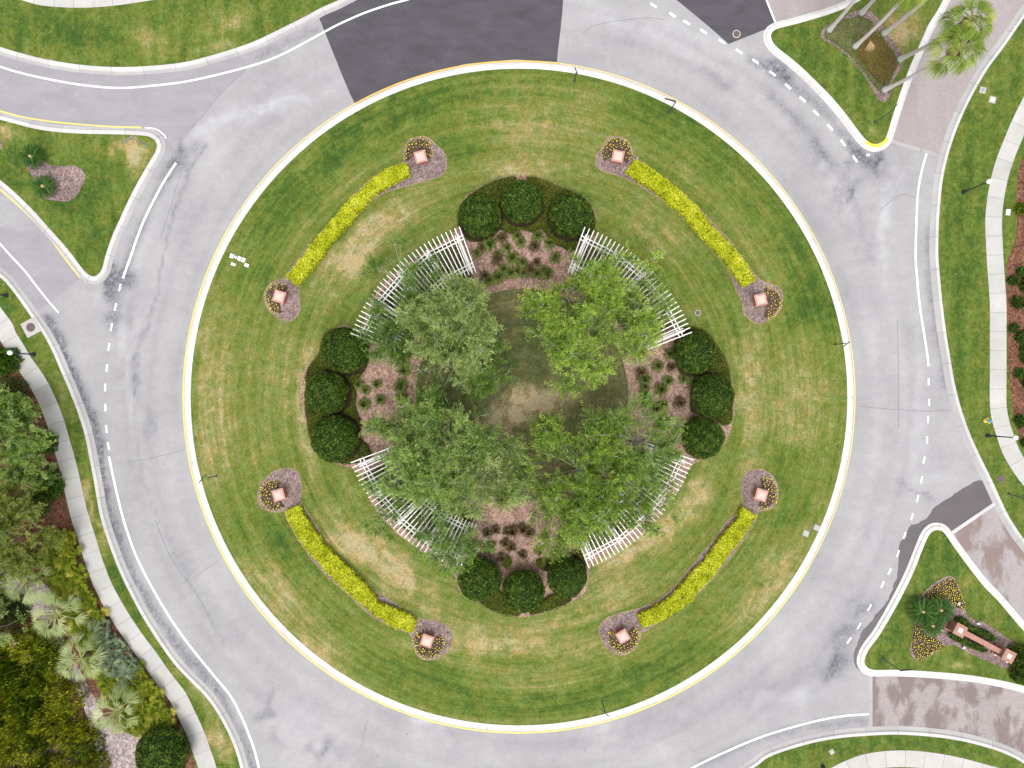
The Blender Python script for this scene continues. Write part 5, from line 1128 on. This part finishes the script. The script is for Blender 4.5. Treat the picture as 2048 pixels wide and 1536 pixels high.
lamp('street lamp at the left, its globe left of the pavement beside shrubs', (70, 709), (20, 705.5))
lamp('street lamp on the right lawn near the yellow hydrant', (1973, 871), (2031, 875.5))
lamp('street lamp at the left edge above the storm inlet, only its foot in view', (15, 591.5), (-38, 584))
lamp('street lamp at the bottom edge, right, only its foot in view', (1644, 1531), (1675, 1568))
# sign posts (blades seen edge-on)
def signpost(label, b, tp, e0, e1, mat=sign_metal, h=2.4):
    bx, by = W(*b); tx, ty = W(*tp, h); t = thing('sign_post', label, 'sign', (bx, by, KH), 0, 'road signs seen from above'); q = np.array([tx - bx, ty - by, h - KH])
    V, F = [], []; tube(V, F, [(0, 0, -.05), tuple(q)], [.045, .045], 8); box(V, F, (0, 0), .16, .16, -.05, .1); link('post', mesh('post', V, F, mat), t)
    p0 = np.array(W(*e0, h)); p1 = np.array(W(*e1, h)); m = (p0 + p1) / 2 - np.array([bx, by]); l = float(np.linalg.norm(p1 - p0))
    V, F = [], []; box(V, F, m, l, .03, h - KH - .22, h - KH + .02, math.atan2(*(p1 - p0)[::-1])); link('panel', mesh('panel', V, F, grey_metal if mat is not sign_metal else sign_metal), t)
signpost('dark sign on the ring kerb at the top of the round lawn', (1149, 163), (1152.5, 144), (1150, 134), (1155.5, 148))
signpost('dark sign beside the ring kerb, upper right of the round lawn', (1336, 228), (1351.5, 203), (1330, 196), (1352, 202))
signpost('dark sign at the right edge of the round lawn, panel over the kerb', (1669, 689), (1691.5, 686.5), (1701, 683), (1687.5, 693))
signpost('dark sign at the lower left edge of the round lawn', (434, 952), (415, 955.5), (411, 948.5), (397, 966))
signpost('dark sign at the bottom edge of the round lawn', (1204, 1402), (1211, 1426), (1201, 1419), (1218, 1434))
signpost('grey sign on the brown patch of the left island', (294, 292), (263, 273), (245, 285), (263, 273), grey_metal)
signpost('dark sign near the tip of the upper right island', (1749, 246), (1785, 221), (1785, 221), (1798, 206))
signpost('dark sign at the lower left corner of the lower right island', (1764, 1316), (1802, 1342), (1802, 1342), (1826, 1340))
signpost('dark sign on the right lawn at the edge, below the round manhole lid', (2016, 987), (2050, 998), (2048, 990), (2060, 1006))

# lids, boxes, manholes
def flat_box(name, label, cat, p, sx, sy, rot, h, mat, group=None, lidmat=None, lr=0):
    x, y = W(*p); t = thing(name, label, cat, (x, y, KH), math.radians(rot), group)
    V, F = [], []; box(V, F, (0, 0), sx, sy, -.08, h, 0, min(.02, h * .4)); link('frame', mesh('frame', V, F, mat), t)
    V, F = [], []
    if lr: lathe(V, F, (0, 0, 0), [(lr, h - .02), (lr, h + .012), (lr * .8, h + .018)], 22)
    else: box(V, F, (0, 0), sx * .78, sy * .78, h, h + .02, 0, .008)
    link('lid', mesh('lid', V, F, lidmat or mat, smooth_=False), t); return t
gl = 'white utility boxes on the left of the round lawn'
for p, sx, sy, r, lab in [((465.6, 512.7), .32, .40, -22, 'top left one'), ((480.6, 517.7), .32, .38, -22, 'middle one of the row'), ((489, 521), .30, .40, -22, 'rightmost tall one of the row'), ((495.2, 531.2), .38, .30, -20, 'lower right one'), ((468.3, 529.3), .42, .24, -20, 'lower left one with a small dark hole')]:
    flat_box('utility_box', f'white utility box near the left kerb, {lab}', 'utility box', p, sx, sy, r, .13, lid_white, gl)
x, y = W(472.8, 515); t = thing('utility_box', 'small round white utility lid in the row near the left kerb', 'utility box', (x, y, KH), 0, gl)
V, F = [], []; lathe(V, F, (0, 0, 0), [(.13, -.05), (.13, .1), (.11, .13)], 16); link('frame', mesh('frame', V, F, lid_white), t)
V, F = [], []; lathe(V, F, (0, 0, 0), [(.09, .13), (.09, .145), (.07, .15)], 16); link('lid', mesh('lid', V, F, lid_white), t)
flat_box('valve_cover', 'upper of two square concrete valve covers on the upper right lawn', 'valve cover', (1963.5, 181.5), .56, .56, -15, .03, conc_m, 'valve covers on the upper right lawn', lid_grey, .17)
flat_box('valve_cover', 'lower of two square concrete valve covers on the upper right lawn', 'valve cover', (1983, 200.5), .60, .60, -15, .03, conc_m, 'valve covers on the upper right lawn', lid_white, .15)
flat_box('utility_box', 'white box on the grass strip right of the curved pavement', 'utility box', (2013, 425.5), .36, .52, -6, .12, lid_white)
flat_box('valve_cover', 'pale square cover in the grass at the lower right of the ring', 'valve cover', (1610.5, 1066), .56, .56, -20, .04, lid_grey, 'pale covers beside the lower right kerb', conc_m)
flat_box('valve_cover', 'pale square cover touching the lower right kerb of the ring', 'valve cover', (1632, 1054.5), .56, .54, -25, .04, lid_grey, 'pale covers beside the lower right kerb', conc_m)
flat_box('valve_cover', 'small concrete cover on the grass above the bottom right pavement', 'valve cover', (1662, 1502), .42, .42, 30, .03, conc_m, None, conc_m, .12)
t = flat_box('storm_inlet', 'square concrete storm inlet with round lid between kerb and pavement, left', 'storm inlet', (64, 655), 1.42, 1.42, 28, .035, conc_m, None, iron_m, .40)
for p, r, z, lab, rim in [((2000.5, 957), .27, KH, 'round rusty lid in the right lawn below the hydrant', False), ((1395, 626), .22, KH, 'round rusty lid in the round lawn, right of the upper right pergola', True), ((1473, 68), .30, .004, 'round manhole in the new dark asphalt at the top right', True)]:
    x, y = W(*p); t = thing('manhole', lab, 'manhole', (x, y, z), 0)
    V, F = [], []; lathe(V, F, (0, 0, 0), [(r * 1.22, -.03), (r * 1.22, .014), (r, .018)], 28); link('rim', mesh('rim', V, F, conc_m if rim else iron_m), t)
    V, F = [], []; lathe(V, F, (0, 0, 0), [(r * .94, .0), (r * .94, .024), (r * .85, .028)], 28); link('lid', mesh('lid', V, F, iron_m), t)
# hydrant
x, y = W(1969, 841); t = thing('fire_hydrant', 'yellow fire hydrant with blue bonnet beside the right pavement', 'hydrant', (x, y, KH), .3)
V, F = [], []; lathe(V, F, (0, 0, 0), [(.20, -.05), (.20, .05), (.13, .07), (.12, .48), (.16, .50), (.16, .56)], 18); link('barrel', mesh('barrel', V, F, hyd_y, smooth_=True), t)
V, F = [], []; lathe(V, F, (0, 0, 0), [(.17, .56), (.17, .60), (.14, .68), (.08, .76), (.03, .78), (.03, .83)], 18); link('bonnet', mesh('bonnet', V, F, hyd_b, smooth_=True), t)
for d in ((0, 1, 0), (0, -1, 0), (-1, 0, 0)):
    d = np.array(d, float); V, F = [], []; tube(V, F, [tuple(d * .1 + [0, 0, .4]), tuple(d * .25 + [0, 0, .4])], [.07, .075], 12); link('nozzle', mesh('nozzle', V, F, hyd_y), t)
x, y = W(1981, 834, .35); t = thing('marker_post', 'short marker post with yellow ball top beside the hydrant', 'marker post', (x, y, KH), 0)
V, F = [], []; tube(V, F, [(0, 0, -.05), (0, 0, .3)], [.025, .025], 8); link('post', mesh('post', V, F, grey_metal), t)
V, F = [], []; lathe(V, F, (0, 0, .36), [(.02, -.09), (.07, -.05), (.09, 0), (.07, .05), (.02, .09)], 14); link('ball', mesh('ball', V, F, hyd_y, smooth_=True), t)
print('objects', len(bpy.data.objects))
